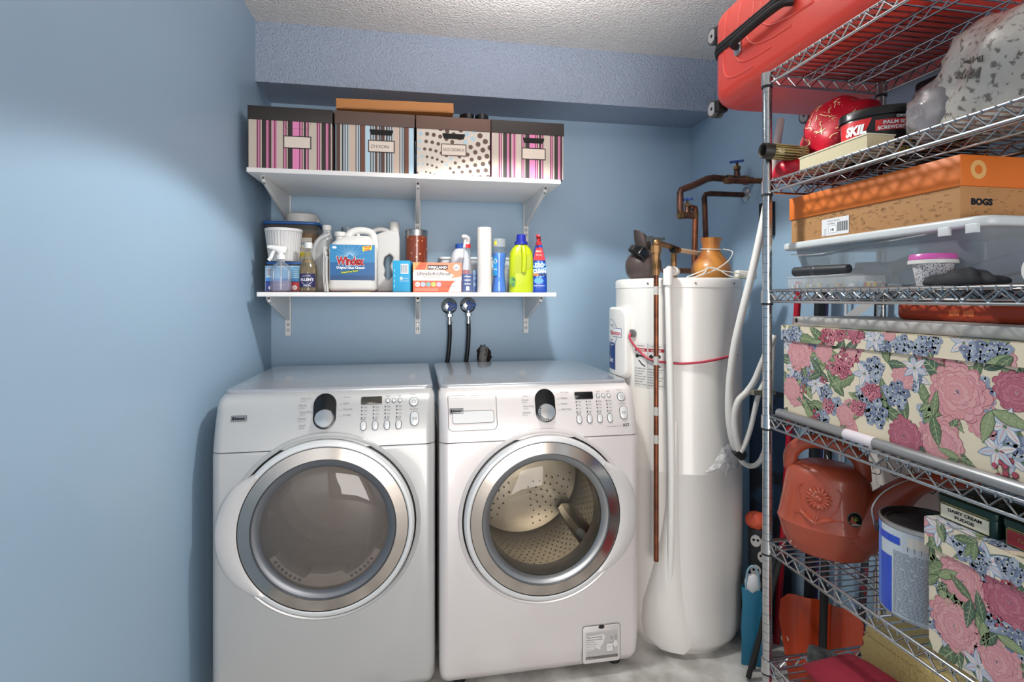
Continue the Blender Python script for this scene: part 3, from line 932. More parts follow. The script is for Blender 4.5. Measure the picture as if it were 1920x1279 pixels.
g.tube([(0, 0, 0), (-.175, 0, 0), (-.196, -.0, -.004), (-.204, -.0, -.02), (-.204, -.004, -.05), (-.212, -.03, -.27), (-.212, -.04, -.30)], .0118, copper_old, n=14)
g.build('pipe', t)
g = G(); g.lathe([(.036, 0), (.035, .003), (.02, .012), (.013, .014)], steel, T=RY(R(-90)), n=28); g.build('escutcheon', t, 'chrome wall collar')
g = G()
for k in range(4): g.cyl((-.212, -.04, -.30 - .018 * k), (-.212, -.04, -.312 - .018 * k), .014 - .002 * (k % 2), brass if k < 3 else M('#c9c6be', .4), n=10)
g.cyl((-.212, -.04, -.37), (-.23, -.07, -.39), .012, brass, n=10)
g.build('fitting', t)
t = thing('capped_pipe', 'short copper pipe stub poking from right wall below the upper valve', 'pipe', (XR, 2.06, 1.80))
g = G(); g.cyl((0, 0, 0), (-.175, .01, -.004), .0115, copper, n=14); g.build('pipe', t)
g = G(); g.cyl((-.168, .01, -.004), (-.178, .01, -.004), .0125, brass, n=14); g.build('end', t)
# beige crosswise pipe
a_ = W_(-12, .12, 1.487); b_ = Vector((1.285, 2.125, 1.48))
a_ = a_ + (b_ - a_).normalized() * .045
g = G(); m_ = M('#c9b295', .45); g.cyl(a_, b_, .0095, m_, n=14)
g.cyl(a_, a_ + (b_ - a_).normalized() * .02, .013, brass, n=10); g.cyl(a_ - (b_ - a_).normalized() * .03, a_, .014, blk, n=10); g.cyl(b_ - (b_ - a_).normalized() * .02, b_, .013, brass, n=10)
solo(g, 'cross_pipe', 'beige plastic pipe crossing behind the wood-grain diffuser', 'pipe')

# ------------------------------------------------------------------ the two vase-shaped diffusers on the heater
ZT = 1.3722
t = thing('aroma_diffuser', 'dark brown vase-shaped diffuser with slanted top on the water heater', 'diffuser', (.885, 1.985, ZT), R(10), 'vase-shaped diffusers on the water heater')
dk = Mwood('#2e2524', '#473b39', 7, .42)
g = G(); g.lathe([(.044, 0), (.056, .006), (.066, .025), (.0705, .05), (.068, .072), (.057, .092), (.040, .108), (.030, .118)], dk, n=48); g.build('base', t)
g = G(); rings = []
for k in range(9):
    u_ = k / 8; z = .118 + .064 * u_; r = .029 + .004 * math.sin(u_ * 3) - .002 * u_
    rings.append([(r * math.cos(2 * PI * j / 32) - .012 * u_ * u_, r * math.sin(2 * PI * j / 32), z + (-.030 * u_ ** 2 * (1 + math.cos(2 * PI * j / 32)) / 2 * 1.2 + .012 * u_ ** 3)) for j in range(32)])
g.loft(rings, dk); g.build('spout', t)
g = G(); T = TX((-.042, -.05, .098)) @ RY(R(38)) @ RZ(R(10)); g.rbox(-.021, .021, -.017, .017, -.019, .019, .006, .003, blk, T=T)
T = TX((-.060, -.03, .113)) @ RY(R(38)); g.rbox(-.016, .016, -.016, .016, -.014, .014, .003, .002, blk_m, T=T)
g.build('power_adapter', t, 'black power adapter tied to the neck')
g = G(); g.tube([(.033 * math.cos(a), .033 * math.sin(a), .116 + .007 * math.sin(a)) for a in [2 * PI * k / 24 for k in range(24)]], .0018, blk_m, n=6, closed=True)
g.tube([(.034 * math.cos(a), .034 * math.sin(a), .124 + .006 * math.cos(a)) for a in [2 * PI * k / 24 for k in range(24)]], .0018, blk_m, n=6, closed=True)
g.build('cord', t, 'thin black cord wound round the neck')
t = thing('aroma_diffuser', 'light wood-grain vase-shaped diffuser on the water heater', 'diffuser', (1.165, 1.965, ZT), 0, 'vase-shaped diffusers on the water heater')
wd = Mwood('#8a4a1c', '#c98b45', 5, .3)
g = G(); g.lathe([(.054, 0), (.066, .006), (.076, .026), (.0775, .042), (.070, .064), (.053, .086), (.040, .105), (.034, .122), (.034, .138), (.039, .158), (.0415, .166), (.036, .166), (.030, .14), (.028, .12)], wd, n=48); g.build('body', t)
wc = M('#e4e0d8', .4)
g = G(); pts = [(.038 * math.cos(a), .038 * math.sin(a), .122 + .004 * math.sin(a)) for a in [2 * PI * k / 24 for k in range(24)]]
g.tube(pts, .0022, wc, n=6, closed=True)
cord = [(.03, -.035, .120), (.062, -.05, .108), (.02, -.085, .068), (-.05, -.10, .03), (-.13, -.115, .006), (-.16, -.10, .004), (-.10, -.115, .03), (-.075, -.11, .042), (-.04, -.115, .035), (.0, -.12, .012), (.03, -.12, .004)]
g.tube(cord, .0022, wc, n=6, k=6)
cord = [(.075, -.1, .015), (.03, -.105, .024), (-.03, -.105, .032), (-.075, -.11, .04), (-.10, -.12, .02), (-.14, -.125, .004)]
g.tube(cord, .0022, wc, n=6, k=6)
g.build('cord', t, 'white cord wound round the neck')
g = G(); T = TX((.095, -.085, .016)) @ RZ(R(-6)) @ RY(R(4)); g.rbox(-.041, .041, -.016, .016, -.0155, .0155, .008, .006, wc, T=T); g.build('power_adapter', t, 'white power adapter')
# white sheet of instructions and a tag on the heater top
g = G(); g.box(-.10, .10, -.04, .035, 0, .003, M('#c9c6b8', .5, mix=('#8f9a86', 40, .45, .6)))
solo(g, 'folded_leaflet', 'thin crumpled leaflet lying under the wood-grain diffuser', 'leaflet', (1.15, 1.885, ZT - .0), R(4))
# ------------------------------------------------------------------ upper shelf: four photo boxes
cream = '#cfc6ba'
PINK = [('#c4b8aa', 9), ('#7d2c52', 1.6), ('#d38aa8', 1.6), ('#5b2340', 1), ('#cbbcae', 1.4), ('#2c2521', 5), ('#c77c9c', 2.4), ('#7d2c52', 1.4), ('#2c2521', 2), ('#cbbcae', 1), ('#d387a8', 2.2), ('#7d2c52', 1.3), ('#cf7fa3', 1.6), ('#c4b8aa', 7), ('#5b2340', 1.2), ('#d38aa8', 1.6), ('#7d2c52', 1.2), ('#cbbcae', 1.2), ('#2c2521', 5.5), ('#e084b4', 7.5), ('#7d2c52', 1.3), ('#d38aa8', 1.6), ('#7d2c52', 1.2), ('#cbbcae', 1.2), ('#2c2521', 2.6), ('#d38aa8', 1.6), ('#7d2c52', 1.5)]
BLUE = [('#6a7f8c', 1.4), ('#54392f', 4.5), ('#cfd0cc', 1.5), ('#3a332f', 2), ('#a9bdc6', 1.6), ('#3b4c58', 1.2), ('#cfd0cc', 1.4), ('#3b4c58', 1.2), ('#a9bdc6', 1.4), ('#c8b3a3', 7.5), ('#3b4c58', 1.2), ('#cfd0cc', 1.4), ('#3b4c58', 1.2), ('#a9bdc6', 1.4), ('#3a332f', 1.2), ('#6d4230', 5), ('#b4cedb', 6), ('#3b4c58', 1.4), ('#cfd0cc', 1.4), ('#3b4c58', 1.4), ('#a9bdc6', 1.4), ('#5c4339', 3.2), ('#cfd0cc', 1.2), ('#3a332f', 1.4)]
def stripes(g, W, H, pat, fn, x=0.0):
    i = 0
    unit = .0021
    while x < W - 1e-6:
        c, w = pat[i % len(pat)]; w = min(w * unit * 1.55, W - x)
        g.rect(x, 0, w, H, M(c, .55), fn, 0); x += w; i += 1
def storage_box(x0, x1, kind, label, tilt=0.0):
    W = x1 - x0; D_ = .40; H_ = .232
    t = thing('storage_box', label, 'storage box', ((x0 + x1) / 2, 2.398, SH_HI), tilt, group='patterned storage boxes on the upper shelf')
    lidc = {'pink': '#2b2522', 'blue': '#5a443b', 'dots': '#64493d'}[kind]
    g = G(); basec = M({'pink': '#3a2d2a', 'blue': '#4b3c36', 'dots': cream}[kind], .6)
    g.rbox(-W / 2, W / 2, -D_ / 2, D_ / 2, 0.0005, H_, .003, .0015, basec)
    f = front(-W / 2, -D_ / 2, 0.0008); fr = plane((W / 2, -D_ / 2, 0.0008), (0, 1, 0), (0, 0, 1)); flf = plane((-W / 2, D_ / 2, .0008), (0, -1, 0), (0, 0, 1))
    if kind == 'dots':
        g.rect(0, 0, W, H_ - .002, M(cream, .55), f, 0)
        br = M('#5c4339', .55); lb = M('#a9c3cf', .55)
        ox, oy = .030, -.075
        for i in range(1, 10):
            rr_ = .055 + .031 * i; q = .0030 + .0009 * i
            n_ = int(2 * PI * rr_ / (q * 2 + .0095))
            for k in range(n_):
                a = 2 * PI * k / n_ + i * .07
                x, y = ox + rr_ * math.cos(a), oy + rr_ * math.sin(a)
                if -q < x < W + q and -q < y < H_ + q:
                    deg = math.degrees(a) % 360
                    c = lb if (abs(deg - 52) < 3.2 + 6 / i or abs(deg - 97) < 7) else br
                    g.mark(circ(q, 14, x, y), c, f, 1, (0, W, 0, H_ - .002))
    else:
        pat = PINK if kind == 'pink' else BLUE
        for ff, ww in ((f, W), (fr, D_), (flf, D_)): stripes(g, ww, H_ - .002, pat, ff)
    g.build('body', t)
    # lid
    g = G(); lm = M(lidc, .55, bump=(90, .1, .001))
    e = .0035
    g.rbox(-W / 2 - e, W / 2 + e, -D_ / 2 - e, D_ / 2 + e, H_ - .045, H_ + .008, .003, .0015, lm)
    g.build('lid', t)
    # hand hole
    hx = W * (.58 if kind != 'dots' else .5)
    if not label.startswith('leftmost'):
        g = G(); g.mark([(hx - .046, .166), (hx - .040, .150), (hx + .040, .150), (hx + .046, .166), (hx + .046, .172), (hx - .046, .172)], M('#0c0b0b', .8), f, 3); g.build('hand_hole', t, 'black hand hole')
    else:
        g = G(); g.line([(hx - .05, .185), (hx - .043, .158), (hx + .043, .158), (hx + .05, .185)], .001, M('#3a2d2a', .6), f, 3); g.build('hand_hole', t, 'closed punched hand hole')
    g = G(); lw_, lh_ = .104, .050
    lx, ly = hx - lw_ / 2, .080
    bd = M('#2c2320' if kind != 'dots' else '#54423a', .55)
    g.rect(lx, ly, lw_, lh_, bd, f, 3); g.rect(lx + .004, ly + .004, lw_ - .008, lh_ - .008, M('#dccfc1', .55), f, 4)
    if kind == 'blue': g.text('DYSON', lx + .012, ly + .018, .018, M('#2b2930', .6), f, l=5, w=.070, shear=.2)
    if kind == 'dots': g.text('SACS CADEAUX', lx + .008, ly + .020, .017, M('#3a3230', .6), f, l=5, w=.088, shear=.15)
    g.build('name_label', t)
    return t
storage_box(-.634, -.327, 'pink', 'leftmost storage box with pink stripes, dark lid and blank label, closed hand hole')
storage_box(-.314, -.008, 'blue', 'storage box with blue and brown stripes and handwritten name label')
storage_box(.003, .302, 'dots', 'cream storage box with brown and blue polka dots')
storage_box(.310, .617, 'pink', 'rightmost storage box with pink stripes and open black hand hole')
ZB = SH_HI + .2405
g = G(); cb = M('#b3773f', .6, bump=(30, .08, .002)); cbe = M('#8c5a2e', .7)
g.rbox(-.233, .233, -.15, .15, 0, .040, .002, .001, cb)
g.rect(.02, 0.002, .424, .003, cbe, front(-.233, -.15, 0), 1)
t = solo(g, 'cardboard_box', 'flat orange-brown cardboard box lying on the blue-striped box', 'cardboard box', (-.082, 2.36, ZB + .0175), 0, rot=(R(0), R(-1.5), R(1)))
g = G(); g.rbox(-.30, .30, -.16, .16, 0, .010, .002, .001, M('#4b3a36', .6))
solo(g, 'folded_box', 'flattened dark brown cardboard lying across the polka-dot box lid', 'cardboard', (.215, 2.41, ZB + .0008))
def shoe(x, label, rz):
    t = thing('shoe', label, 'shoe', (x, 2.33, ZB + .0115), rz, group='pair of black shoes on the storage boxes')
    g = G(); rings = []
    for z, w, l, o in ((0, .026, .075, .0), (.004, .030, .08, 0), (.014, .031, .078, .002), (.022, .030, .05, .025), (.030, .029, .043, .032), (.028, .026, .040, .032), (.014, .024, .038, .032)):
        rings.append([(x_, y_ - .04 + o * -1 + .04, z + (.010 if (z > .02 and y_ > 0) else 0)) for x_, y_ in circ(w, 24, 0, 0, l)])
    g.loft(rings, M('#131316', .35)); g.build('upper', t)
    g = G(); g.prism(circ(.032, 24, 0, 0, .082), -.001, .004, M('#1c1c1e', .6)); g.build('sole', t)
    g = G(); g.line([(.027 * math.cos(a), -.026 + .041 * math.sin(a)) for a in [R(q) for q in range(200, 341, 14)]], .003, M('#6f6a66', .5), lambda x_, y_, l=0: Vector((x_, y_, .0312))); g.build('trim', t)
shoe(.212, 'left of the two black shoes on top of the storage boxes', R(8)); shoe(.283, 'right of the two black shoes on top of the storage boxes', R(-5))
# ------------------------------------------------------------------ lower shelf: cleaning supplies
ZS = SH_LO + .0006
def px(u, Y):
    a = (u - 960) / 1000.0; d = Y / (.98420 - a * .17708); return d * (.17708 + a * .98420)
def jar_lathe(g, prof, m, sx=1.0, sy=1.0, n=32): return g.lathe(prof, m, n=n, sx=sx, sy=sy)
hdpe = M('#d2d0cc', .38); hdpe_g = M('#c9c7c5', .4)
clear = Mclear('#f4f7f8', .10, .06, '#e2e6e8'); clear_b = Mclear('#dfe9f2', .16, .08, '#c9d6e2'); milky = Mclear('#f4f5f5', .42, .15, '#dcdcdc')
tub_blue = M('#2f64a8', .35)
ZM = ZS + .0022
# mats under the bottles
g = G(); g.rbox(-.30, .30, -.12, .12, 0, .0018, .004, 0, M('#7c2a2a', .6, mix=('#40221f', 14, .45, .55)))
g.rect(.05, 0, .08, .0018, M('#c9a33c', .5), front(0, -.12, 0), 0); g.rect(-.05, 0, .08, .0018, blk_m, front(0, -.12, 0), 0)
solo(g, 'magazine', 'thin red magazine lying flat under the jugs on lower shelf', 'magazine', (-.315, 2.41, ZS))
# tub with a blue lid, small front one
t = thing('storage_tub', 'small clear tub with blue lid at shelf left end, under the white pot', 'plastic tub', (-.545, 2.427, ZM))
g = G(); g.rbox(-.070, .070, -.044, .044, 0, .118, .02, .006, clear_b, taper=.006); g.build('body', t)
g = G(); g.rbox(-.077, .077, -.048, .048, .116, .127, .022, .004, tub_blue); g.build('lid', t, 'blue lid')
# sponge pack standing against it
t = thing('sponge_pack', 'plastic-wrapped pack with light blue top, navy and red bottom', 'package', (-.545, 2.3715, ZM))
g = G(); g.rbox(-.074, .074, -.011, .011, 0, .108, .009, .004, M('#dfe5ea', .25)); g.build('wrapper', t)
g = G(); f = front(-.070, -.0112, .002)
g.rect(0, .045, .140, .058, M('#6fb0dc', .3), f, 0); g.rect(0, .038, .140, .016, M('#3f86c8', .3), f, 1)
g.rect(0, 0, .090, .040, M('#273c8e', .3), f, 1); g.rect(.090, 0, .050, .040, M('#c22b38', .3), f, 1)
wt = M('#eef2f5', .35)
for k in range(9): g.rect(.006 + .0028 * k, .062, .0014 + .0007 * (k % 2), .032, M('#4b5a70', .4), f, 2)
g.rect(.004, .060, .028, .036, wt, f, 1)
g.mark(circ(.010, 16, .115, .015), wt, f, 2); g.text('8', .111, .010, .014, M('#c22b38', .3), f, l=3); g.mark(circ(.009, 16, .020, .014), wt, f, 2)
for k in range(5): g.rect(.108, .056 + .008 * k, .024 - .003 * (k % 2), .004, M('#a8d0ea', .4), f, 2)
g.text('SPONGES', .03, .022, .012, wt, f, l=3, bold=.02, w=.045)
g.build('label', t)
# white fluted pot
t = thing('planter_pot', 'white ribbed flowerpot standing on the small blue-lidded tub', 'flowerpot', (-.553, 2.402, ZM + .1275))
g = G(); g.lathe([(.055, 0), (.058, .004), (.073, .128), (.074, .136), (.070, .136), (.066, .125), (.052, .012), (.0005, .012)], M('#cac8c7', .38), n=72, fl=(.012,)); g.build('pot', t, sharp=20)
g = G(); g.lathe([(.0738, .125), (.0755, .126), (.0755, .137), (.070, .1375), (.069, .128)], M('#e3e1e0', .35), n=56, cap=False); g.build('rim', t)
# spray bottle, clear with white trigger
def trigger(t, z, m, m2, dirx=-1, s=1.0, turn=0.0):
    g = G()
    g.cyl((0, 0, z), (0, 0, z + .016 * s), .0165 * s, m2, n=24); g.cyl((0, 0, z + .016 * s), (0, 0, z + .026 * s), .012 * s, m, n=20, r1=.011 * s)
    g.build('collar', t)
    g = G(); d = dirx
    pl = [(.018 * -d, .024), (.024 * -d, .043), (.020 * -d, .050), (-.006 * -d, .052), (-.036 * -d, .055), (-.044 * -d, .053), (-.046 * -d, .043), (-.038 * -d, .040), (-.018 * -d, .036), (-.010 * -d, .026)]
    pl = [(x * s, y * s + z) for x, y in pl]
    if d > 0: pl = pl[::-1]
    pl = pl if sum(pl[i - 1][0] * pl[i][1] - pl[i][0] * pl[i - 1][1] for i in range(len(pl))) > 0 else pl[::-1]
    g.prism(pl, -.011 * s, .011 * s, m, T=RX(PI / 2), b=.003 * s); g.cyl((d * .044 * s, 0, z + .048 * s), (d * .050 * s, 0, z + .048 * s), .006 * s, m, n=12)
    h = g.build('spray_head', t); h.rotation_euler = (0, 0, turn)
    g = G(); g.tube([(d * .020 * s, 0, z + .040 * s), (d * .030 * s, 0, z + .026 * s), (d * .038 * s, 0, z + .006 * s), (d * .046 * s, 0, z - .004 * s)], .0055 * s, m, n=10, k=4, flat=1.3); g.build('trigger', h)
t = thing('spray_bottle', 'clear plastic spray bottle with white trigger and pale liquid', 'spray bottle', (px(527, 2.32), 2.320, ZM))
g = G(); g.lathe([(.038, 0), (.0415, .004), (.0415, .085), (.039, .098), (.026, .112), (.016, .118), (.0145, .132)], Mclear('#fafbfc', .12, .05, '#f2f4f8'), n=40, cap=False); g.build('bottle', t)
g = G(); g.lathe([(.0005, .003), (.036, .003), (.0388, .007), (.0388, .042), (.0005, .042)], Mclear('#e4dcf0', .26, .1, '#cdc3e4'), n=36); g.build('liquid', t, 'pale lilac liquid')
g = G(); g.cyl((0, 0, .01), (0, 0, .13), .0028, milky, n=10); g.build('dip_tube', t)
trigger(t, .132, M('#eceae8', .35), M('#eceae8', .35), -1, 1.05)
# large tub behind, full of something brown, and the white round jar on its lid
t = thing('storage_tub', 'large clear tub with blue lid and brown contents behind the white pot', 'plastic tub', (px(552, 2.56), 2.570, ZM))
g = G(); g.rbox(-.112, .112, -.086, .086, 0, .300, .035, .006, Mclear('#efe9e2', .16, .1, '#c8b8a6'), taper=.012); g.build('body', t)
g = G(); g.rbox(-.108, .108, -.082, .082, .006, .262, .033, .005, M('#96714f', .9, mix=('#7d5b3c', 50, .4, .6)), taper=.012); g.build('contents', t, 'brown contents')
g = G(); g.rbox(-.122, .122, -.092, .092, .298, .311, .04, .005, tub_blue); g.build('lid', t, 'blue lid')
g = G(); f = front(.035, -.0875, .10)
g.rect(0, 0, .055, .14, M('#c9c2b4', .5), f, 0); g.text('FLAKES', .004, .11, .018, tub_blue, f, l=1, w=.046, bold=.03); g.rect(.004, .055, .046, .022, M('#d8c43d', .5), f, 1); g.text('Oats', .006, .082, .02, M('#4a4f58', .5), f, l=1, w=.04); g.rect(0, 0, .055, .03, M('#3a78b4', .4), f, 1)
g.build('label', t)
g = G(); g.lathe([(.062, 0), (.068, .004), (.070, .03), (.067, .040), (.058, .0445), (.0005, .045)], hdpe, n=48)
g.rbox(.066, .074, -.01, .01, .004, .022, .002, .001, hdpe)
solo(g, 'round_container', 'round white container standing on the large blue tub lid', 'container', (px(566, 2.56), 2.57, ZM + .3112))
# vinegar bottle
t = thing('vinegar_bottle', 'small glass vinegar bottle with navy label and white cap', 'bottle', (px(578, 2.325), 2.325, ZM))
g = G(); g.lathe([(.032, 0), (.0355, .004), (.0355, .085), (.033, .105), (.020, .135), (.0145, .155), (.0135, .182)], Mclear('#faf8f2', .06, .03), n=36, cap=False); g.build('bottle', t)
g = G(); g.lathe([(.0005, .003), (.032, .004), (.0335, .085), (.031, .104), (.018, .134), (.0005, .135)], Mclear('#f5e9c8', .14, .05, '#dcc592'), n=32); g.build('liquid', t, 'amber liquid')
g = G(); g.lathe([(.015, .178), (.0165, .179), (.0165, .200), (.0150, .203), (.0005, .203)], hdpe, n=28); g.build('cap', t, 'white cap')
g = G(); f = wrap(.0357, .0)
nv = M('#2b2856', .4)
g.rect(-.036, .018, .072, .055, nv, f, 0, 10); g.frame(-.036, .018, .072, .055, .0, nv, f)
g.text("ALLEN'S", -.027, .044, .0150, M('#eeeef2', .4), f, l=2, w=.054, bold=.03)
g.text('since 1893', -.016, .062, .006, wt, f, l=2, w=.03); arc = [(-.022 + .044 * k / 10, .040 - .013 * math.sin(PI * k / 10)) for k in range(11)]
g.line(arc, .0012, wt, f, 1); g.line([(x, y + .022 + .004 * 0) for x, y in [(-.02, .038), (0, .044), (.02, .038)]], .001, wt, f, 1); g.text('VINEGAR', -.014, .021, .007, wt, f, l=2, w=.03)
g.build('label', t, 'navy label')
# translucent jug behind
t = thing('plastic_jug', 'translucent plastic jug with white cap behind the vinegar bottle', 'jug', (px(606, 2.44), 2.438, ZM))
g = G(); g.rbox(-.040, .040, -.040, .040, 0, .17, .018, .008, milky)
rings = [[(x + o_, y, z) for x, y in rrect(w, w, w * .42, 5)] for z, w, o_ in ((.168, .076, 0), (.20, .072, .002), (.235, .058, .010), (.258, .036, .016), (.272, .034, .016))]
g.loft(rings, milky, cap=(False, False)); g.build('body', t)
g = G(); g.tube([(.028, -.02, .25), (-.01, -.038, .225), (-.032, -.036, .18), (-.034, -.036, .13)], .011, milky, n=12, k=4); g.build('handle', t)
g = G(); g.cyl((.016, 0, .270), (.016, 0, .290), .019, hdpe, n=24); g.build('cap', t, 'white cap')
g = G(); g.rbox(-.037, .037, -.037, .037, .003, .058, .016, .007, M('#a89a90', .3)); g.build('liquid', t)
# leaflets wedged beside the big jug
t = thing('paper_booklet', 'thin white booklets standing upright against the left side of the blue-labelled jug', 'booklet', (px(613, 2.335), 2.333, ZM), R(1))
for k in range(3):
    g = G(); g.tube([(.002 * k - .003 - .004 * k * (1 - q) * 0, -.055, 0)for q in (0, 1)], .0001, wt) if False else None
    x = -.006 + .005 * k
    g.loft([[(x + b, -.055, z), (x + b + .0022, -.055, z), (x + b + .0022, .055, z), (x + b, .055, z)] for z, b in ((0, .004), (.06, -.001), (.13, -.001), (.185 - .02 * k, .003))], M('#dcd9d6', .6)); g.build('page', t)
# big jug with blue label
t = thing('cleaner_jug', 'large white jug with blue window cleaner label and top handle', 'jug', (px(664, 2.37), 2.372, ZM))
g = G(); W = .098
g.rbox(-W, W, -.062, .062, 0, .196, .026, .016, hdpe)
rings = [[(x + o_, y, z) for x, y in rrect(w, d, .03, 5)] for z, w, d, o_ in ((.19, .188, .116, 0), (.205, .176, .108, 0), (.220, .150, .088, .004), (.232, .118, .064, .012), (.238, .09, .046, .02))]
g.loft(rings, hdpe); g.build('body', t)
g = G(); g.tube([(-.030, 0, .215), (-.018, 0, .248), (.014, 0, .262), (.056, 0, .260), (.078, 0, .244), (.086, 0, .205), (.086, 0, .17)], lambda q: .0155 + .004 * abs(q - .5), hdpe, n=14, k=5); g.tube([(.018, 0, .225), (.016, 0, .255)], .008, hdpe, n=10); g.build('handle', t)
g = G(); g.cyl((-.058, 0, .205), (-.058, 0, .236), .018, hdpe, n=20); g.lathe([(.0225, .236), (.0235, .238), (.0235, .252), (.021, .255), (.0005, .255)], hdpe, n=28, T=TX((-.058, 0, 0))); g.build('cap', t)
g = G(); f = front(-.0905, -.0622, .048)
b1 = M('#0d568c', .3); b2 = M('#1b78aa', .3); b3 = M('#0c4272', .3); redw = M('#c3262c', .35)
LW, LH = .181, .148
g.rect(0, 0, LW, LH, b1, f, 0); g.rect(0, LH * .5, LW, LH * .5, b2, f, 1); g.rect(0, 0, LW, .02, b3, f, 1)
cx_, cy_ = .080, .100
for k in range(21):
    a = R(4 + 172 * k / 20); r2 = .035 + .03 * (k % 2) + .012 * ((k * 7) % 3)
    g.mark([(cx_ + .008 * math.cos(a - .05), cy_ + .008 * math.sin(a - .05)), (cx_ + r2 * math.cos(a), cy_ + r2 * math.sin(a)), (cx_ + .008 * math.cos(a + .05), cy_ + .008 * math.sin(a + .05))], M('#bfe2f2', .35), f, 2, (0, LW, 0, LH))
for dx_, dy_ in ((-.0014, 0), (.0014, 0), (0, .0016), (0, -.0016)):
    g.text('Windex', .026 + dx_, .064 + dy_, .048, wt, f, l=3, w=.112, bold=.045)
g.text('Windex', .026, .064, .048, redw, f, l=4, w=.112, bold=.02)
g.text('Original Glass Cleaner', .026, .048, .013, wt, f, l=3, w=.116, bold=.03)
g.line([(.046, .031), (.112, .040)], .010, M('#1d5a3e', .4), f, 2); g.text('Streak-Free Shine!', .046, .028, .010, M('#e2da4e', .4), f, l=4, w=.068, rot=R(7), bold=.02)
g.mark([(.132, .120), (.168, .128), (.170, .146), (.130, .142)], M('#e8d63a', .35), f, 2); g.text('VALUE', .134, .134, .011, redw, f, l=3, w=.032, bold=.05, rot=R(6)); g.text('SIZE', .138, .124, .010, redw, f, l=3, w=.024, bold=.05, rot=R(6))
g.mark(circ(.009, 16, .018, .136, .005), wt, f, 2)
g.build('label', t, 'blue label with red lettering')
# tall white jug with side grip
t = thing('detergent_jug', 'tall white jug with oval side grip right of the blue-labelled jug', 'jug', (px(716, 2.49), 2.49, ZM))
g = G()
outl = [(-.075, .004), (-.068, 0), (.070, 0), (.078, .006), (.080, .10), (.080, .24), (.076, .27), (.030, .278), (-.02, .258), (-.06, .22), (-.075, .17)]
hole = [(.034 + .0, .062), (.046, .078), (.040, .10), (.036, .115), (.043, .135), (.046, .150), (.036, .164), (.020, .150), (.016, .125), (.022, .10), (.018, .078), (.026, .064)]
hole = [(.033 + (a - .033) * 1.5, .113 + (b - .113) * 1.15) for a, b in hole]
# side plates around the grip hole, bridged into one outline
br_o = [Vector((x, y)) for x, y in outl]
poly = outl[:4] + [(.080, .0990)] + [(.0520, .0730)] + hole[:1] + hole[:1:-1] + [(.0520, .0745)] + [(.080, .1000)] + outl[5:]
g.prism(poly, -.045, .045, hdpe_g, T=RX(PI / 2), b=.0)
g.build('body', t, bevel=.006)
g = G(); g.tube([(-.05, 0, .225), (-.045, 0, .268), (-.01, 0, .285), (.025, 0, .278), (.034, 0, .262)], .011, hdpe, n=12, k=5); g.build('handle', t)
g = G(); g.cyl((.055, 0, .27), (.055, 0, .318), .0225, M('#d2cfca', .4), n=28, r1=.021); g.build('cap', t)
# clear drinking glass
t = G(); t.lathe([(.022, 0), (.030, .27), (.031, .30), (.029, .30), (.02, .01)], clear, n=28, cap=False)
solo(t, 'glass_vase', 'tall clear glass whose rim shows behind the blue-labelled jug handle', 'glass', (px(652, 2.58), 2.585, ZM))
# blue carton and orange dryer sheet carton
t = thing('carton', 'small bright blue carton with white barcode label', 'carton', (px(756, 2.35), 2.350, ZS), R(-8))
g = G(); g.rbox(-.036, .036, -.05, .05, 0, .134, .002, .001, M('#2f9ecb', .4)); g.build('box', t)
g = G(); f = front(-.036, -.0502, 0)
g.rect(.034, .078, .032, .042, wt, f, 0)
for k in range(9): g.rect(.036 + .0031 * k, .082, .0012 + .0007 * (k % 3 == 0), .034, M('#3c4a55', .5), f, 1)
g.text('40', .030, .052, .020, wt, f, l=1, w=.012, bold=.03); g.text('sheets', .044, .056, .008, wt, f, l=1, w=.022); g.text('unscented', .030, .046, .007, wt, f, l=1, w=.036)
for k in range(4): g.rect(.006, .02 + .022 * k, .003, .012, M('#a8dcee', .4), f, 0)
g.build('label', t)
t = thing('carton', 'orange and white dryer sheet carton standing on the lower shelf', 'carton', (px(819, 2.35), 2.36, ZS), R(2))
W = .104
g = G(); g.rbox(-W, W, -.045, .045, 0, .128, .002, .001, M('#d4603f', .4)); g.build('box', t)
g = G(); f = front(-W, -.0452, 0)
org = M('#e98a66', .4); pale = M('#f3d9cd', .4)
g.mark([(0, .128), (0, .085), (.03, .128)], M('#e59a5c', .4), f, 0); g.rect(0, .050, .208, .044, pale, f, 0); g.mark([(.06, .128), (.208, .128), (.208, .07), (.13, .055), (.04, .07)], org, f, 1); g.mark([(.004, .052), (.004, .096), (.13, .096), (.175, .074), (.15, .052)], pale, f, 2)
g.mark([(.150, .002), (.206, .002), (.206, .062), (.190, .060), (.165, .035)], M('#dcd9d8', .4), f, 3)
g.rect(.062, .098, .086, .020, M('#4a2d2a', .4), f, 3); g.text('KIRKLAND', .066, .103, .0135, wt, f, l=4, w=.078, bold=.03)
g.text('Signature', .084, .0985, .005, wt, f, l=4, w=.03)
g.text('UltraSoft-Ultrad', .018, .074, .020, M('#55606e', .4), f, l=4, w=.140, bold=.015); g.text('fabric softener sheets', .045, .064, .008, M('#7b8590', .5), f, l=4, w=.07)
g.mark(circ(.014, 24, .186, .108), M('#ece4e0', .4), f, 3); g.text('250', .176, .103, .012, M('#4b5058', .4), f, l=4, w=.020, bold=.02)
for k, c in enumerate(('#efe6de', '#a9b8c9', '#7fa7a4', '#b9bf63', '#c9a9c4')): g.mark(circ(.0105, 18, .020 + .0225 * k, .034), M(c, .4), f, 3)
g.text('4 in 1', .012, .030, .011, M('#b4503a', .4), f, l=4, w=.018, bold=.02)
g.text('Linen fresh', .140, .024, .009, M('#5d6670', .5), f, l=5, w=.04)
for k in range(3): g.rect(.008, .006 + .005 * k, .10, .0018, M('#e9a48c', .4), f, 2)
g.build('label', t, 'printed front with white lettering')
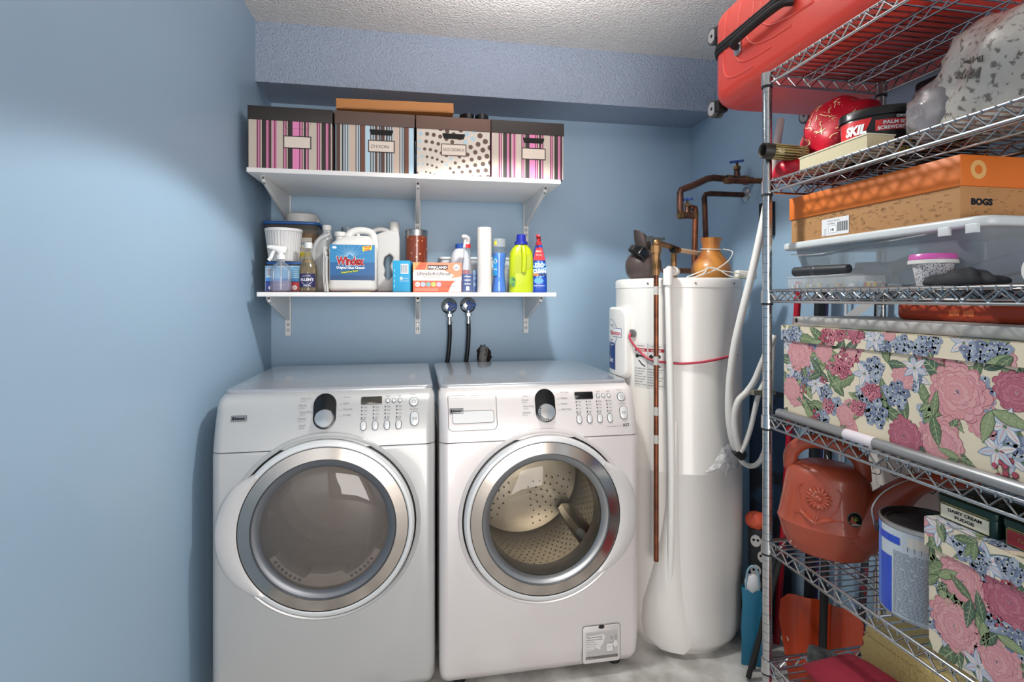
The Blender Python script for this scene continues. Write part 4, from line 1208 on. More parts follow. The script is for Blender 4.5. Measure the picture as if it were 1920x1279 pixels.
# copper canister
t = thing('canister', 'amber brown canister with silver rim behind the two cartons', 'canister', (px(781, 2.50), 2.505, ZS))
am = bpy.data.materials.new('m_amber'); am.use_nodes = True
nt = am.node_tree; b = nt.nodes['Principled BSDF']; b.inputs['Roughness'].default_value = .15; b.inputs['Coat Weight'].default_value = .6
vo = nt.nodes.new('ShaderNodeTexVoronoi'); vo.inputs['Scale'].default_value = 42
tc_ = nt.nodes.new('ShaderNodeTexCoord'); rp = nt.nodes.new('ShaderNodeValToRGB')
rp.color_ramp.elements[0].position = .12; rp.color_ramp.elements[0].color = lin('#e3b184'); rp.color_ramp.elements[1].position = .22; rp.color_ramp.elements[1].color = lin('#7a341d')
nt.links.new(tc_.outputs['Object'], vo.inputs['Vector']); nt.links.new(vo.outputs['Distance'], rp.inputs[0]); nt.links.new(rp.outputs[0], b.inputs['Base Color'])
g = G(); g.lathe([(.046, 0), (.049, .004), (.0495, .262), (.0005, .262)], am, n=48); g.build('body', t)
g = G(); g.lathe([(.0500, .258), (.0508, .259), (.0508, .286), (.049, .288), (.0465, .287), (.046, .270), (.0005, .270)], steel, n=48); g.build('lid', t, 'silver rim')
# white bottle with blue cap
t = thing('bleach_bottle', 'white bottle with blue cap behind the orange carton', 'bottle', (px(863, 2.50), 2.505, ZS))
g = G(); g.lathe([(.046, 0), (.050, .005), (.050, .13), (.046, .16), (.036, .19), (.022, .206), (.018, .21)], M('#e3e3ea', .35), n=40); g.build('body', t)
g = G(); f = wrap(.0502); g.rect(-.05, .03, .10, .075, redw, f, 0, 10); g.text('CLEAN', -.03, .07, .02, wt, f, l=1, w=.06, bold=.03); g.build('label', t, 'red label')
g = G(); g.lathe([(.019, .205), (.0225, .206), (.0225, .226), (.02, .229), (.0005, .229)], M('#2a56a8', .35), n=28); g.build('cap', t, 'blue cap')
# clear spray bottle with blue liquid, red collar
t = thing('spray_bottle', 'clear spray bottle with red collar, white trigger and blue liquid', 'spray bottle', (px(875.5, 2.335), 2.335, ZS))
g = G(); g.lathe([(.027, 0), (.029, .003), (.029, .080), (.026, .105), (.017, .150), (.0145, .185), (.014, .197)], Mclear('#fafbfc', .10, .04, '#f2f4f8'), n=36, cap=False, sy=.85); g.build('bottle', t)
g = G(); g.lathe([(.0005, .003), (.027, .004), (.0272, .078), (.0268, .08), (.0005, .08)], Mclear('#4f8fe0', .60, .05, '#2f6cc4'), n=32, sy=.85); g.build('liquid', t, 'blue liquid')
g = G(); f = wrap(.0292, sy=.85)
for k in range(3): g.text(['Glass', 'CLEANER', 'with ammonia'][k], -.014, .066 - .016 * k, .010, wt, f, l=1, w=.028, bold=.02)
g.rect(-.006, .008, .014, .018, wt, f, 1, 3); g.build('label', t)
trigger(t, .195, M('#e9e7e6', .35), M('#c3262c', .35), -1, .98, R(68))
# printed pouch
t = G(); t.rbox(-.018, .018, -.012, .012, 0, .10, .006, .004, M('#2b64b4', .3, mix=('#8fb6dd', 55, .45, .55))); 
solo(t, 'printed_pouch', 'narrow blue printed pouch between spray bottle and paper roll', 'pouch', (px(893, 2.39), 2.395, ZS))
# paper roll
t = thing('paper_roll', 'tall thin white paper towel roll standing on end', 'paper roll', (px(908, 2.335), 2.335, ZS))
g = G(); g.lathe([(.009, 0), (.030, .0), (.0315, .002), (.0315, .283), (.030, .285), (.009, .285), (.009, .0)], M('#d6d1cd', .85, bump=(120, .25, .002)), n=44, cap=False); g.build('paper', t)
g = G(); g.lathe([(.009, .001), (.009, .284), (.0075, .284), (.0075, .001)], M('#b08b63', .8), n=24, cap=False); g.build('core', t)
# dish soap
t = thing('dish_soap_bottle', 'waisted clear bottle of bright blue dish soap with flip cap', 'bottle', (px(936, 2.37), 2.372, ZS))
sp = [(.026, 0), (.031, .004), (.031, .02), (.026, .06), (.0235, .09), (.026, .125), (.030, .160), (.031, .175)]
g = G(); g.lathe(sp + [(.028, .195), (.024, .205)], Mclear('#eef4f8', .06, .03), n=40, cap=False, sx=1.05, sy=.72); g.build('bottle', t)
g = G(); g.lathe([(.0005, .002)] + [(r * .95, z + .0015) for r, z in sp] + [(.0005, .177)], M('#3f8ff2', .1, coat=.6), n=40, sx=1.05, sy=.72); g.build('liquid', t, 'blue soap')
g = G(); g.lathe([(.0255, .203), (.030, .205), (.030, .238), (.028, .241), (.0005, .241)], Mclear('#eef1f2', .32, .1, '#d6dadb'), n=36, sy=.8); g.rect(-.028, .212, .014, .018, M('#d8cc45', .4), wrap(.030, sy=.8), 1, 4); g.build('cap', t)
g = G(); f = wrap(.0318, sy=.72); g.rect(-.034, .075, .022, .085, M('#2f8fd0', .3), f, 1, 4); g.mark(circ(.010, 16, -.022, .140), M('#e5d7b0', .4), f, 2); g.text('Dish', -.031, .10, .011, wt, f, l=2, w=.018); g.build('label', t)
# lime detergent bottle
t = thing('detergent_bottle', 'lime yellow detergent bottle with navy cap and moulded handle', 'bottle', (px(977, 2.36), 2.36, ZS))
lime = M('#b9c814', .32)
g = G(); 
secs = [(0, .100, .064), (.006, .108, .07), (.10, .110, .07), (.150, .108, .068), (.180, .100, .062), (.198, .082, .054), (.210, .056, .046), (.216, .05, .044)]
g.loft([[(x, y, z) for x, y in rrect(w, d, min(w, d) * .42, 6)] for z, w, d in secs], lime); g.build('body', t)
g = G()
g.tube([(.004, -.030, .205), (.006, -.041, .17), (.006, -.043, .13), (.004, -.038, .092)], .0115, lime, n=12, k=5); g.build('handle', t, 'moulded handle')
g = G(); dk_l = M('#a9b41a', .4)
f = front(0, -.0355, 0)
g.mark([(-.040, .086), (-.006, .086), (-.006, .155), (-.020, .172), (-.036, .160)], dk_l, f, 0); g.mark([(.018, .10), (.036, .110), (.040, .160), (.030, .172), (.018, .165)], dk_l, f, 0); g.build('grip_shade', t)  # grip hollows are flat shapes, their shade painted in darker lime
g = G(); nb_ = M('#22309a', .3); g.lathe([(.026, .214), (.030, .216), (.030, .228), (.022, .232), (.0205, .258), (.018, .261), (.0005, .261)], nb_, n=32); g.build('cap', t, 'navy cap')
g = G(); f = front(-.055, -.0352, 0); g.mark(circ(.014, 20, .010, .052, .02), M('#5f9a3a', .4), f, 0); g.mark(circ(.007, 14, .014, .058), M('#2c6a36', .4), f, 1); g.mark(circ(.009, 14, .012, .034), M('#3d7d4c', .4), f, 1); g.build('leaf_mark', t)
# stain remover
t = thing('stain_remover_bottle', 'blue and red stain remover spray bottle at the right shelf end', 'spray bottle', (px(1010, 2.43), 2.43, ZS), R(-4))
bl = M('#2350b8', .3); rd = M('#d2343c', .3)
secs = [(0, .072, .05), (.005, .078, .056), (.05, .077, .055), (.12, .070, .05), (.165, .058, .044), (.20, .042, .036), (.222, .030, .03)]
g = G(); g.loft([[(x, y, z) for x, y in rrect(w, d, min(w, d) * .45, 6)] for z, w, d in secs], bl); g.build('body', t)
g = G()
def sf_(x, y, l=0):
    d = .056
    for i in range(len(secs) - 1):
        if secs[i][0] <= y <= secs[i + 1][0]:
            u_ = (y - secs[i][0]) / (secs[i + 1][0] - secs[i][0]); d = secs[i][2] * (1 - u_) + secs[i + 1][2] * u_; break
    return Vector((x, -d / 2 - .0006 - .0004 * l, y))
g.mark([(-.028, .150), (.026, .150), (.020, .185), (.013, .21), (-.013, .21), (-.021, .185)], rd, sf_, 0)
g.text('MAX', -.016, .188, .012, pale, sf_, l=2, w=.026, bold=.03); g.text('force', -.016, .172, .012, pale, sf_, l=2, w=.028)
for k in range(12):
    a = 2 * PI * k / 12; g.mark([(0, .108), (.034 * math.cos(a), .108 + .04 * math.sin(a)), (.034 * math.cos(a + .3), .108 + .04 * math.sin(a + .3))], M('#79b7e0', .35), sf_, 0)
g.text('OXI', -.022, .118, .026, wt, sf_, l=3, w=.040, bold=.05); g.text('CLEAN', -.031, .092, .024, wt, sf_, l=3, w=.060, bold=.05); g.rect(-.030, .078, .026, .010, M('#d67a2c', .4), sf_, 2); g.rect(-.004, .079, .034, .010, M('#1b2f6a', .4), sf_, 2)
g.text('stain remover', -.026, .030, .009, wt, sf_, l=2, w=.05); g.mark(circ(.022, 20, -.004, .055, .014), M('#5fa4da', .35), sf_, 0)
g.build('label', t)
trigger(t, .222, rd, rd, -1, .85, R(75))
# white bin by the wall, and a clear bag
t = thing('storage_bin', 'low white bin along the wall behind the soap bottles', 'bin', (px(905, 2.61), 2.612, ZS))
g = G(); g.rbox(-.21, .25, -.05, .05, 0, .165, .02, .004, M('#d5dbe0', .4), taper=.012); g.build('body', t)
g = G(); g.rbox(-.216, .256, -.056, .056, .160, .172, .022, .003, M('#e1e4e6', .4)); g.build('rim', t)
g = G(); g.ball((0, 0, .065), .05, Mclear('#f0f2f3', .45, .12, '#c3c6c8'), (.62, .45, 1.3), 20, 14, fn=lambda d: 1 + .12 * math.sin(7 * d.x + 9 * d.z) * math.cos(8 * d.y + 5 * d.z))
solo(g, 'plastic_bag', 'crumpled clear plastic bag between soap and lime bottle', 'plastic bag', (px(953, 2.47), 2.47, ZS))
# ------------------------------------------------------------------ wire shelving rack along the right wall
RX0, RX1 = .98, 1.355            # front and rear posts
RY1, RY0 = 1.36, .45             # far and near posts
LEV = [1.934, 1.628, 1.320, .966, .613, .275]
wire = M('#b4b6b8', .22, 1.0)
wire_d = M('#8d9093', .3, 1.0)
postm = M('#c3c4c5', .16, 1.0)
t_rack = thing('wire_rack', 'tall chrome wire shelving rack loaded with boxes along the right wall', 'shelving rack', (RX0, RY0, 0))
DX, DY = RX1 - RX0, RY1 - RY0
for (x, y) in ((0, DY), (DX, DY), (0, 0), (DX, 0)):
    g = G(); g.cyl((x, y, .02), (x, y, 1.932), .0125, postm, n=20); g.cyl((x, y, 0), (x, y, .02), .016, blk_m, n=16)
    z = .10
    while z < 1.9:
        g.cyl((x, y, z), (x, y, z + .0016), .0128, wire_d, n=20); z += .0254
    g.lathe([(.0125, 1.932), (.0128, 1.933), (.0125, 1.935), (.0005, 1.9355)], blk_m, n=18, T=TX((x, y, 0)))
    g.build('post', t_rack)
def rail(p0, p1, nz):
    g = G(); p0 = Vector(p0); p1 = Vector(p1)
    up = Vector((0, 0, -.030))
    g.cyl(p0, p1, .0034, wire, n=10); g.cyl(p0 + up, p1 + up, .0036, wire, n=10)
    zz = []
    for k in range(nz * 2 + 1):
        q = p0 + (p1 - p0) * (k / (nz * 2)); zz.append(q + (Vector((0, 0, -.004)) if k % 2 == 0 else Vector((0, 0, -.0275))))
    g.tube(zz, .0026, wire, n=7)
    return g
protos = None
for i, z in enumerate(LEV):
    g = G()
    if protos is None:
        n = 38
        for k in range(n):
            y = .018 + (DY - .036) * k / (n - 1)
            g.tube([(-.004, y, -.008), (-.004, y, -.001), (.003, y, .0012), (DX - .003, y, .0012), (DX + .004, y, -.001), (DX + .004, y, -.008)], .0019, wire, n=5)
        for x in (.115, .26):
            g.cyl((x, .004, -.0028), (x, DY - .004, -.0028), .0026, wire, n=8)
            g.cyl((x, .004, -.024), (x, DY - .004, -.024), .0026, wire, n=8)
            zz = []
            for k in range(43): zz.append((x, .01 + (DY - .02) * k / 42, -.006 if k % 2 == 0 else -.0215))
            g.tube(zz, .002, wire, n=6)
        sh = g.build('wire_shelf', t_rack); sh.location = (0, 0, z)
        subs = []
        for a, b, nz in (((0, .014, -.001), (0, DY - .014, -.001), 19), ((DX, .014, -.001), (DX, DY - .014, -.001), 19), ((.014, DY, -.001), (DX - .014, DY, -.001), 7), ((.014, 0, -.001), (DX - .014, 0, -.001), 7)):
            subs.append(rail(a, b, nz).build('edge_rail', sh))
        for (x, y) in ((0, DY), (DX, DY), (0, 0), (DX, 0)):
            g = G(); g.lathe([(.0132, -.036), (.0165, -.035), (.0158, .0012), (.0132, .002)], postm, n=22, cap=False, T=TX((x, y, 0))); g.lathe([(.0128, -.0415), (.0150, -.041), (.0148, -.0355), (.0128, -.035)], blk_m, n=18, cap=False, T=TX((x, y, 0)))
            subs.append(g.build('collar', sh))
        protos = (sh, subs)
    else:
        c = protos[0].copy(); COL.objects.link(c); c.parent = t_rack; c.location = (0, 0, z)
        for s_ in protos[1]:
            d = s_.copy(); COL.objects.link(d); d.parent = c
def ry(u, X):
    a = (u - 960) / 1000.0; d = X / (.17708 + a * .98420); return d * (.98420 - a * .17708)
QT = R(-90)
def shelf_z(i): return LEV[i] + .0032

# ------------------------------------------------------------------ floral paper
FLC = dict(cream='#d8cbb2', pink=['#a0606c', '#bf7e84', '#cb8f92', '#c08086', '#d09b9c'], rose=['#7c2f44', '#98475a', '#ab5f70', '#8f3f54', '#b46f7e'], blue=['#69738c', '#858fa3', '#9aa3b2'], green=['#70805c', '#5a6c50', '#86936c', '#4a5f4e'], berry='#9a3a4c', lily='#b5bfca')
def floral(g, fn, W, H, seed, placed=(), dens=1.0):
    rn = random.Random(seed); lim = (0, W, 0, H)
    fm = lambda h: M(h, .45)
    g.rect(0, 0, W, H, fm(FLC['cream']), fn, -.5)
    def leaf(x, y, L, a, l, c=None):
        c = c or rn.choice(FLC['green']); w = L * rn.uniform(.28, .4)
        pl = []; sd = []
        for k in range(11):
            u = k / 10; pl.append((u * L, w * math.sin(PI * u ** .8) * .5 + w * .04 * math.sin(k * 2.7)))
        for k in range(9, 0, -1):
            u = k / 10; pl.append((u * L, -w * math.sin(PI * u ** .8) * .5))
        cs, sn = math.cos(a), math.sin(a); tr = lambda p: (x + p[0] * cs - p[1] * sn, y + p[0] * sn + p[1] * cs)
        dkc = fm('#3c543f')
        g.mark([tr((p[0] * 1.04 - .02 * L, p[1] * 1.12)) for p in pl], dkc, fn, l, lim)
        g.mark([tr(p) for p in pl], fm(c), fn, l + .4, lim)
        lt = fm('#a3b189'); g.line([tr((.05 * L, 0)), tr((.95 * L, 0))], L * .022, lt, fn, l + .8, lim)
        for k in (.25, .42, .6, .76):
            for s_ in (-1, 1): g.line([tr((k * L, 0)), tr(((k + .13) * L, s_ * w * .33))], L * .013, lt, fn, l + .8, lim)
    def peony(x, y, r, l, pal):
        a0 = rn.uniform(0, 6)
        n_l = 7
        for q in range(n_l):
            rr = r * (1 - q / n_l * .86); n_p = max(7, 13 - q); pl = []; a1 = a0 + q * .7
            ox, oy = x + .06 * r * math.sin(q * 1.9) * .6, y + .05 * r * math.cos(q * 1.7)
            am = [rn.uniform(.86, 1.05) for _ in range(n_p)]
            for k in range(n_p * 5):
                a = 2 * PI * k / (n_p * 5); p_ = k / 5.0; i_ = int(p_); f_ = p_ - i_
                m_ = am[i_ % n_p] * (.86 + .14 * math.sin(PI * f_) ** .6)
                pl.append((ox + rr * m_ * math.cos(a + a1), oy + rr * m_ * math.sin(a + a1) * .96))
            g.mark([(ox + (px_ - ox) * 1.03, oy + (py_ - oy) * 1.03) for px_, py_ in pl], fm(pal[0]), fn, l + q * .25, lim)
            g.mark(pl, fm(pal[1 + (q * 2 + 1) % 4 if q else 2]), fn, l + q * .25 + .1, lim)
            for k in range(n_p):
                a = 2 * PI * (k + .5) / n_p + a1
                g.line([(ox + rr * .9 * math.cos(a), oy + rr * .9 * math.sin(a)), (ox + rr * .66 * math.cos(a + .06), oy + rr * .66 * math.sin(a + .06))], rr * .022, fm(pal[1 + (k + q) % 2 * 3]), fn, l + q * .25 + .15, lim)
        for k in range(14):
            a = rn.uniform(0, 6.28); q = rn.uniform(0, .11) * r
            g.mark(circ(r * .018, 6, x + q * math.cos(a), y + q * math.sin(a)), fm(rn.choice(['#e2ded2', '#4d4f6b', '#8b8fa8'])), fn, l + 2.1, lim)
    def floret(x, y, r, l, c1, c2, n_p=5):
        a0 = rn.uniform(0, 6)
        for k in range(n_p):
            a = a0 + 2 * PI * k / n_p
            g.mark(circ(r * .52, 9, x + r * .55 * math.cos(a), y + r * .55 * math.sin(a)), fm(c1 if k % 2 else c2), fn, l + .1 * (k % 2), lim)
        g.mark(circ(r * .18, 6, x, y), fm('#d8d4b4'), fn, l + .4, lim)
    def cluster(x, y, r, l, cols, q, n_):
        for k in range(n_):
            a = k * 2.4; d = r * math.sqrt((k + .5) / n_)
            floret(x + d * math.cos(a), y + d * math.sin(a) * .8, q, l + .3 * (k % 3), rn.choice(cols), rn.choice(cols))
    def berries(x, y, r, l):
        for k in range(8):
            a = k * 2.4; d = r * math.sqrt(k / 8)
            bx, by = x + d * math.cos(a), y + d * math.sin(a)
            g.line([(x, y - r * 1.3), (bx, by)], r * .06, fm('#566f4d'), fn, l, lim); g.mark(circ(r * .25, 10, bx, by), fm('#6d2436'), fn, l + .3, lim); g.mark(circ(r * .2, 10, bx - r * .02, by + r * .02), fm('#a9495b'), fn, l + .5, lim)
    def lily(x, y, r, l):
        a0 = rn.uniform(0, 6)
        for k in range(6):
            a = a0 + 2 * PI * k / 6; cs, sn = math.cos(a), math.sin(a); tr = lambda p: (x + p[0] * cs - p[1] * sn, y + p[0] * sn + p[1] * cs)
            pl = [(0, 0), (.35 * r, -.2 * r), (.7 * r, -.14 * r), (r, 0), (.7 * r, .14 * r), (.35 * r, .2 * r)]
            g.mark([tr((p[0] * 1.05, p[1] * 1.25)) for p in pl], fm('#75859f'), fn, l + .1 * k, lim); g.mark([tr(p) for p in pl], fm(FLC['lily'] if k % 2 else '#cfcfcc'), fn, l + .1 * k + .05, lim); g.line([tr((.1 * r, 0)), tr((.8 * r, 0))], r * .05, fm('#c99a9c'), fn, l + .1 * k + .08, lim)
        g.mark(circ(r * .1, 8, x, y), fm('#5d7a5c'), fn, l + .9, lim)
    S_ = .075
    n_ = int(W * H / (S_ * S_) * 3.0 * dens)
    for k in range(n_): leaf(rn.uniform(-.02, W), rn.uniform(-.02, H), rn.uniform(.04, .085), rn.uniform(0, 6.28), .2 * (k % 4))
    for k in range(int(n_ * .62)):
        x, y = rn.uniform(0, W), rn.uniform(0, H); q = rn.random()
        if q < .3: cluster(x, y, rn.uniform(.02, .034), 2 + .3 * (k % 3), FLC['blue'], .009, 12)
        elif q < .5: cluster(x, y, rn.uniform(.018, .030), 2 + .3 * (k % 3), [FLC['rose'][1], FLC['rose'][2], '#c0707f', FLC['rose'][4]], .0065, 16)
        elif q < .66: berries(x, y, rn.uniform(.013, .02), 2.2)
        elif q < .84: lily(x, y, rn.uniform(.026, .038), 2.4)
        else: peony(x, y, rn.uniform(.022, .034), 2.6, FLC['pink'])
    for (kind, x, y, r) in placed:
        if kind == 'P':
            for k in range(3): leaf(x, y, r * 1.5, rn.uniform(0, 6.28), 4.4)
            peony(x, y, r, 5, FLC['pink'])
        elif kind == 'R': peony(x, y, r, 5.2, FLC['rose'])
        elif kind == 'B': cluster(x, y, r, 5, FLC['blue'], r * .34, 12)
        elif kind == 'C': cluster(x, y, r, 5, [FLC['rose'][1], FLC['rose'][2], '#c0707f'], r * .25, 18)
        elif kind == 'L': lily(x, y, r, 5.5)
        elif kind == 'G': leaf(x, y, r, rn.uniform(0, 6.28), 7.5); leaf(x, y, r * .9, rn.uniform(0, 6.28), 8.5)
        elif kind == 'Y': berries(x, y, r, 5.5)
def floral_box(xf, xb, yfar, ynear, z0, ztop, lidh, label, seed, pl_body, pl_lid):
    W = yfar - ynear; D_ = xb - xf; yc = (yfar + ynear) / 2
    t = thing('floral_box', label, 'storage box', ((xf + xb) / 2, yc, z0), QT, 'floral paper boxes on the rack')
    H_ = ztop - z0
    g = G(); kraft = M('#a5774a', .7)
    g.rbox(-W / 2, W / 2, -D_ / 2, D_ / 2, 0, H_ - .004, .002, .001, kraft)
    floral(g, front(-W / 2, -D_ / 2, .002, .00012), W, H_ - lidh * .6, seed, pl_body)
    floral(g, plane((W / 2, -D_ / 2, .002), (0, 1, 0), (0, 0, 1), .00012), D_, H_ - .01, seed + 3, (('P', .1, .1, .06),), .5)
    g.build('body', t)
    g = G(); e = .005
    g.rbox(-W / 2 - e, W / 2 + e, -D_ / 2 - e, D_ / 2 + e, H_ - lidh, H_, .002, .001, kraft)
    floral(g, front(-W / 2 - e, -D_ / 2 - e, H_ - lidh + .0005, .00012), W + 2 * e, lidh - .001, seed + 1, pl_lid, 1.1)
    floral(g, plane((-W / 2 - e, -D_ / 2 - e, H_), (1, 0, 0), (0, 1, 0), .00012), W + 2 * e, D_ + 2 * e, seed + 2, (), .7)
    floral(g, plane((W / 2 + e, -D_ / 2 - e, H_ - lidh + .0005), (0, 1, 0), (0, 0, 1), .00012), D_ + 2 * e, lidh - .001, seed + 4, (), .6)
    g.build('lid', t)
    return t
# ------------------------------------------------------------------ things on the rack
# --- top: red suitcase
t = thing('suitcase', 'large red hard-shell suitcase lying on the top rack shelf', 'suitcase', (1.235, 1.325, shelf_z(0)), QT)
sred = M('#e84a3b', .33, coat=.25)
L2, D2, HT = .372, .235, .335
g = G()
def shell(z0, z1, flip):
    rings = []
    for k in range(7):
        u_ = k / 6; a = PI / 2 * u_
        z = z0 + (z1 - z0) * (1 - math.cos(a)) if False else None
    pts = []
    R_ = .055
    hgt = abs(z1 - z0)
    for k in range(6): a = PI / 2 * k / 5; pts.append((R_ * (1 - math.cos(a)) , R_ * (1 - math.sin(a))))
    lv = [(h, ins) for h, ins in pts] + [(hgt, 0)]
    for h, ins in lv:
        z = (z0 + h) if not flip else (z1 - h)
        rings.append([(x, y, z) for x, y in rrect(2 * (L2 - ins), 2 * (D2 - ins), max(.07 - ins * .6, .01), 8)])
    return rings if not flip else rings[::-1]
g.loft(shell(0, .185, False), sred)
# moulded ribs, arching over the long side
for q in range(4):
    x0 = -L2 + .075 + .062 * q; 
    rib = [(x0 + .02, -D2 - .0004, .182), (x0 + .012, -D2 - .0012, .13), (x0 + .03 + .01 * q, -D2 - .0012, .085 - .012 * q * 0), (x0 + .085 + .02 * q, -D2 - .0010, .066), (x0 + .17 + .02 * q, -D2 - .0008, .060)]
    g.tube([(p[0] if True else 0, p[1] + .0022, p[2] + .02 * q) for p in rib], .0042, sred, n=8, k=6)
g.build('lower_shell', t)
g = G(); g.loft(shell(.205, HT, True), sred)
for q in range(4): g.tube([(-L2 + .09 + .075 * q, -D2 + .0018, .21), (-L2 + .10 + .075 * q, -D2 + .0018, .27), (-L2 + .115 + .075 * q, -D2 + .004, .30)], .004, sred, n=8, k=4)
g.build('upper_shell', t)
g = G()
for z in (.184, .195, .206):
    pl = rrect(2 * L2 + .004, 2 * D2 + .004, .072, 8)
    g.tube([(x, y, z) for x, y in pl], .0062 if z != .195 else .008, blk_m, n=8, closed=True)
g.build('zipper_band', t, 'black zip band round the middle')
g = G(); hx = -L2 + .245
g.tube([(hx - .075, -D2 - .004, .150), (hx - .06, -D2 - .028, .152), (hx, -D2 - .034, .154), (hx + .10, -D2 - .034, .156), (hx + .16, -D2 - .028, .157), (hx + .175, -D2 - .004, .158)], .012, blk_m, n=10, k=5, flat=.8)
g.build('handle', t, 'black carry handle')
h_ = t.children[-1]
g = G(); g.prism(pill(.034, .05), 0, .006, M('#a8aaad', .3, .7), T=TX((hx - .075, -D2 - .001, .150)) @ RX(PI / 2), b=.001); g.build('handle_mount', h_)
for (y, z) in ((-D2 + .05, .032), (-D2 + .05, HT - .045), (D2 - .05, .032), (D2 - .05, HT - .045)):
    g = G()
    T = TX((-L2 - .022, y, z))
    g.rbox(-.002, .026, -.020, .020, -.020, .020, .006, .003, blk_m, T=T)
    g.cyl(T @ Vector((-.018, -.017, -.0)), T @ Vector((-.018, -.006, 0)), .030, M('#55534f', .5), n=28); g.cyl(T @ Vector((-.018, .006, 0)), T @ Vector((-.018, .017, 0)), .030, M('#55534f', .5), n=28)
    g.cyl(T @ Vector((-.018, -.0185, 0)), T @ Vector((-.018, -.0165, 0)), .023, M('#a9aaac', .4), n=28); g.cyl(T @ Vector((-.018, -.0195, 0)), T @ Vector((-.018, .0195, 0)), .006, blk_m, n=12)
    g.build('wheel', t, 'grey double wheel')
# --- second shelf
Z2 = shelf_z(1)
t = thing('gift_sack', 'bulging red fabric sack with gold scribble print on second shelf', 'bag', (1.185, 1.306, Z2), QT)
rdm = M('#c4152e', .42)
def sackf(d):
    return 1 + .06 * math.sin(4 * d.x + 3 * d.z) + .04 * math.sin(7 * d.x - 5 * d.z + 4 * d.y) + .018 * math.sin(13 * d.z + 8 * d.x)
g = G(); g.ball((0, 0, .114), .118, rdm, (1.02, 1.0, .96), 48, 30, fn=sackf)
ribm = M('#eccfa0', .4)
rn = random.Random(5)
def sackp(th, z, l):
    d = Vector((math.cos(z) * math.sin(th), -math.cos(z) * math.cos(th), math.sin(z)))
    f_ = sackf(d); k = .118 * f_ + .0012 + .0003 * l
    return Vector((d.x * 1.02 * k, d.y * k, .114 + d.z * .96 * k))
for k in range(95):
    th, z = rn.uniform(-1.7, 1.3), rn.uniform(-.8, 1.1); a = rn.uniform(0, 6.28); q = rn.uniform(.05, .12)
    pts = [(th + q * math.cos(a + s_) * r_, z + q * math.sin(a + s_) * r_) for s_, r_ in ((0, 1), (.5, .5), (1.6, .35), (2.9, .7))]
    g.line(pts, .020, ribm, lambda x, y, l: sackp(x, y, l), 1)
    for m_ in range(4): g.mark(circ(.009, 6, th + rn.uniform(-.1, .1), z + rn.uniform(-.1, .1)), ribm, lambda x, y, l: sackp(x, y, l), 1)
g.build('sack', t, sharp=70)
g = G(); g.ball((-.045, -.135, .034), .05, rdm, (1.2, .9, .62), 28, 16, fn=sackf); g.ball((.03, -.125, .026), .035, rdm, (1.4, .8, .62), 24, 14, fn=sackf); g.build('gathered_neck', t, sharp=70)
# poster tube
t = thing('poster_tube', 'dark cardboard tube with wildlife label poking past the rack post', 'tube', (.940, 1.326, 1.706), 0, rot=(0, R(93), R(-4)))
tb = M('#1f1f1c', .5)
g = G(); g.lathe([(.0165, .004), (.0205, 0), (.0215, .002), (.0215, .128), (.0205, .130), (.0005, .130)], tb, n=32, cap=False); g.lathe([(.0165, .004), (.0165, .10), (.0005, .10)], M('#37342d', .6), n=28, cap=False); g.build('tube', t)
g = G()
def tf(x, y, l=0):   # x along the tube, y round it
    a = y / .0215 - 1.75; r = .0217 + .0003 * l
    return Vector((-r * math.cos(a), r * math.sin(a), x))
gl_ = M('#a3945a', .5); dk_ = M('#4a4426', .5)
for s_ in range(8): g.mark([(.028, -.03 + .0075 * s_), (.124, -.03 + .0075 * s_), (.124, -.0225 + .0075 * s_), (.028, -.0225 + .0075 * s_)], gl_, tf, 0)
for k in range(7): g.line([(.055, -.020 + .006 * k), (.09, -.020 + .006 * k)], .0014, dk_, tf, 1)
g.text('FIELD', .034, -.004, .014, M('#e3dcc0', .5), tf, l=2, w=.018, rot=0); g.mark([(.095, -.022), (.128, -.022), (.128, .024), (.095, .024)], M('#33361f', .5), tf, 1)
for k in range(12): g.mark(circ(.003 + .003 * rn.random(), 8, .1 + .026 * rn.random(), -.018 + .038 * rn.random()), M('#87835a', .5), tf, 2)
g.rect(.114, -.03, .006, .06, tb, tf, 1)
g.build('label', t, 'olive label with animal pictures')
# paperback lying on the shelf edge
t = thing('paperback_book', 'thick cream-edged paperback lying at the front edge of second shelf', 'book', (1.024, 1.135, Z2), QT + R(-1))
g = G(); g.box(-.108, .108, -.035, .035, .003, .032, M('#b5aa8c', .8, bump=(250, .3, .001))); g.build('pages', t, 'cream page edges')
g = G(); g.box(-.110, .110, -.037, .037, 0, .003, M('#b9b3a2', .5)); g.box(-.110, .110, -.037, .037, .032, .035, M('#c2bca6', .5)); g.build('cover', t)
# oval screwdriver tin
t = thing('screwdriver_tin', 'black oval tin with red screwdriver label on second shelf', 'tin', (1.122, 1.136, Z2), R(-45))
g = G(); g.lathe([(.078, 0), (.079, .003), (.079, .108), (.078, .110)], M('#15151a', .25), n=64, sy=.72); g.build('body', t)
g = G(); g.lathe([(.081, .104), (.083, .105), (.083, .121), (.080, .125), (.07, .127), (.0005, .127)], M('#111114', .3), n=64, sy=.72); g.build('lid', t)
g = G()
def of(x, y, l=0):
    a = x / .072; r = .0794 + .0004 * l
    return Vector((r * math.sin(a), -r * .72 * math.cos(a) - .0004 * l, y))
sr = M('#c92a2c', .3)
for i in range(8):
    a = -.092 + .060 * i / 8; b = -.092 + .060 * (i + 1) / 8
    top = lambda x: .100
    g.mark([(a, .010), (b, .010), (b, .100), (a, .100)], sr, of, 0)
for i in range(4):
    a = -.032 + .022 * i / 4; b = -.032 + .022 * (i + 1) / 4
    g.mark([(a, .045 + .055 * i / 4), (b, .045 + .055 * (i + 1) / 4), (b, .100), (a, .100)], sr, of, 0)
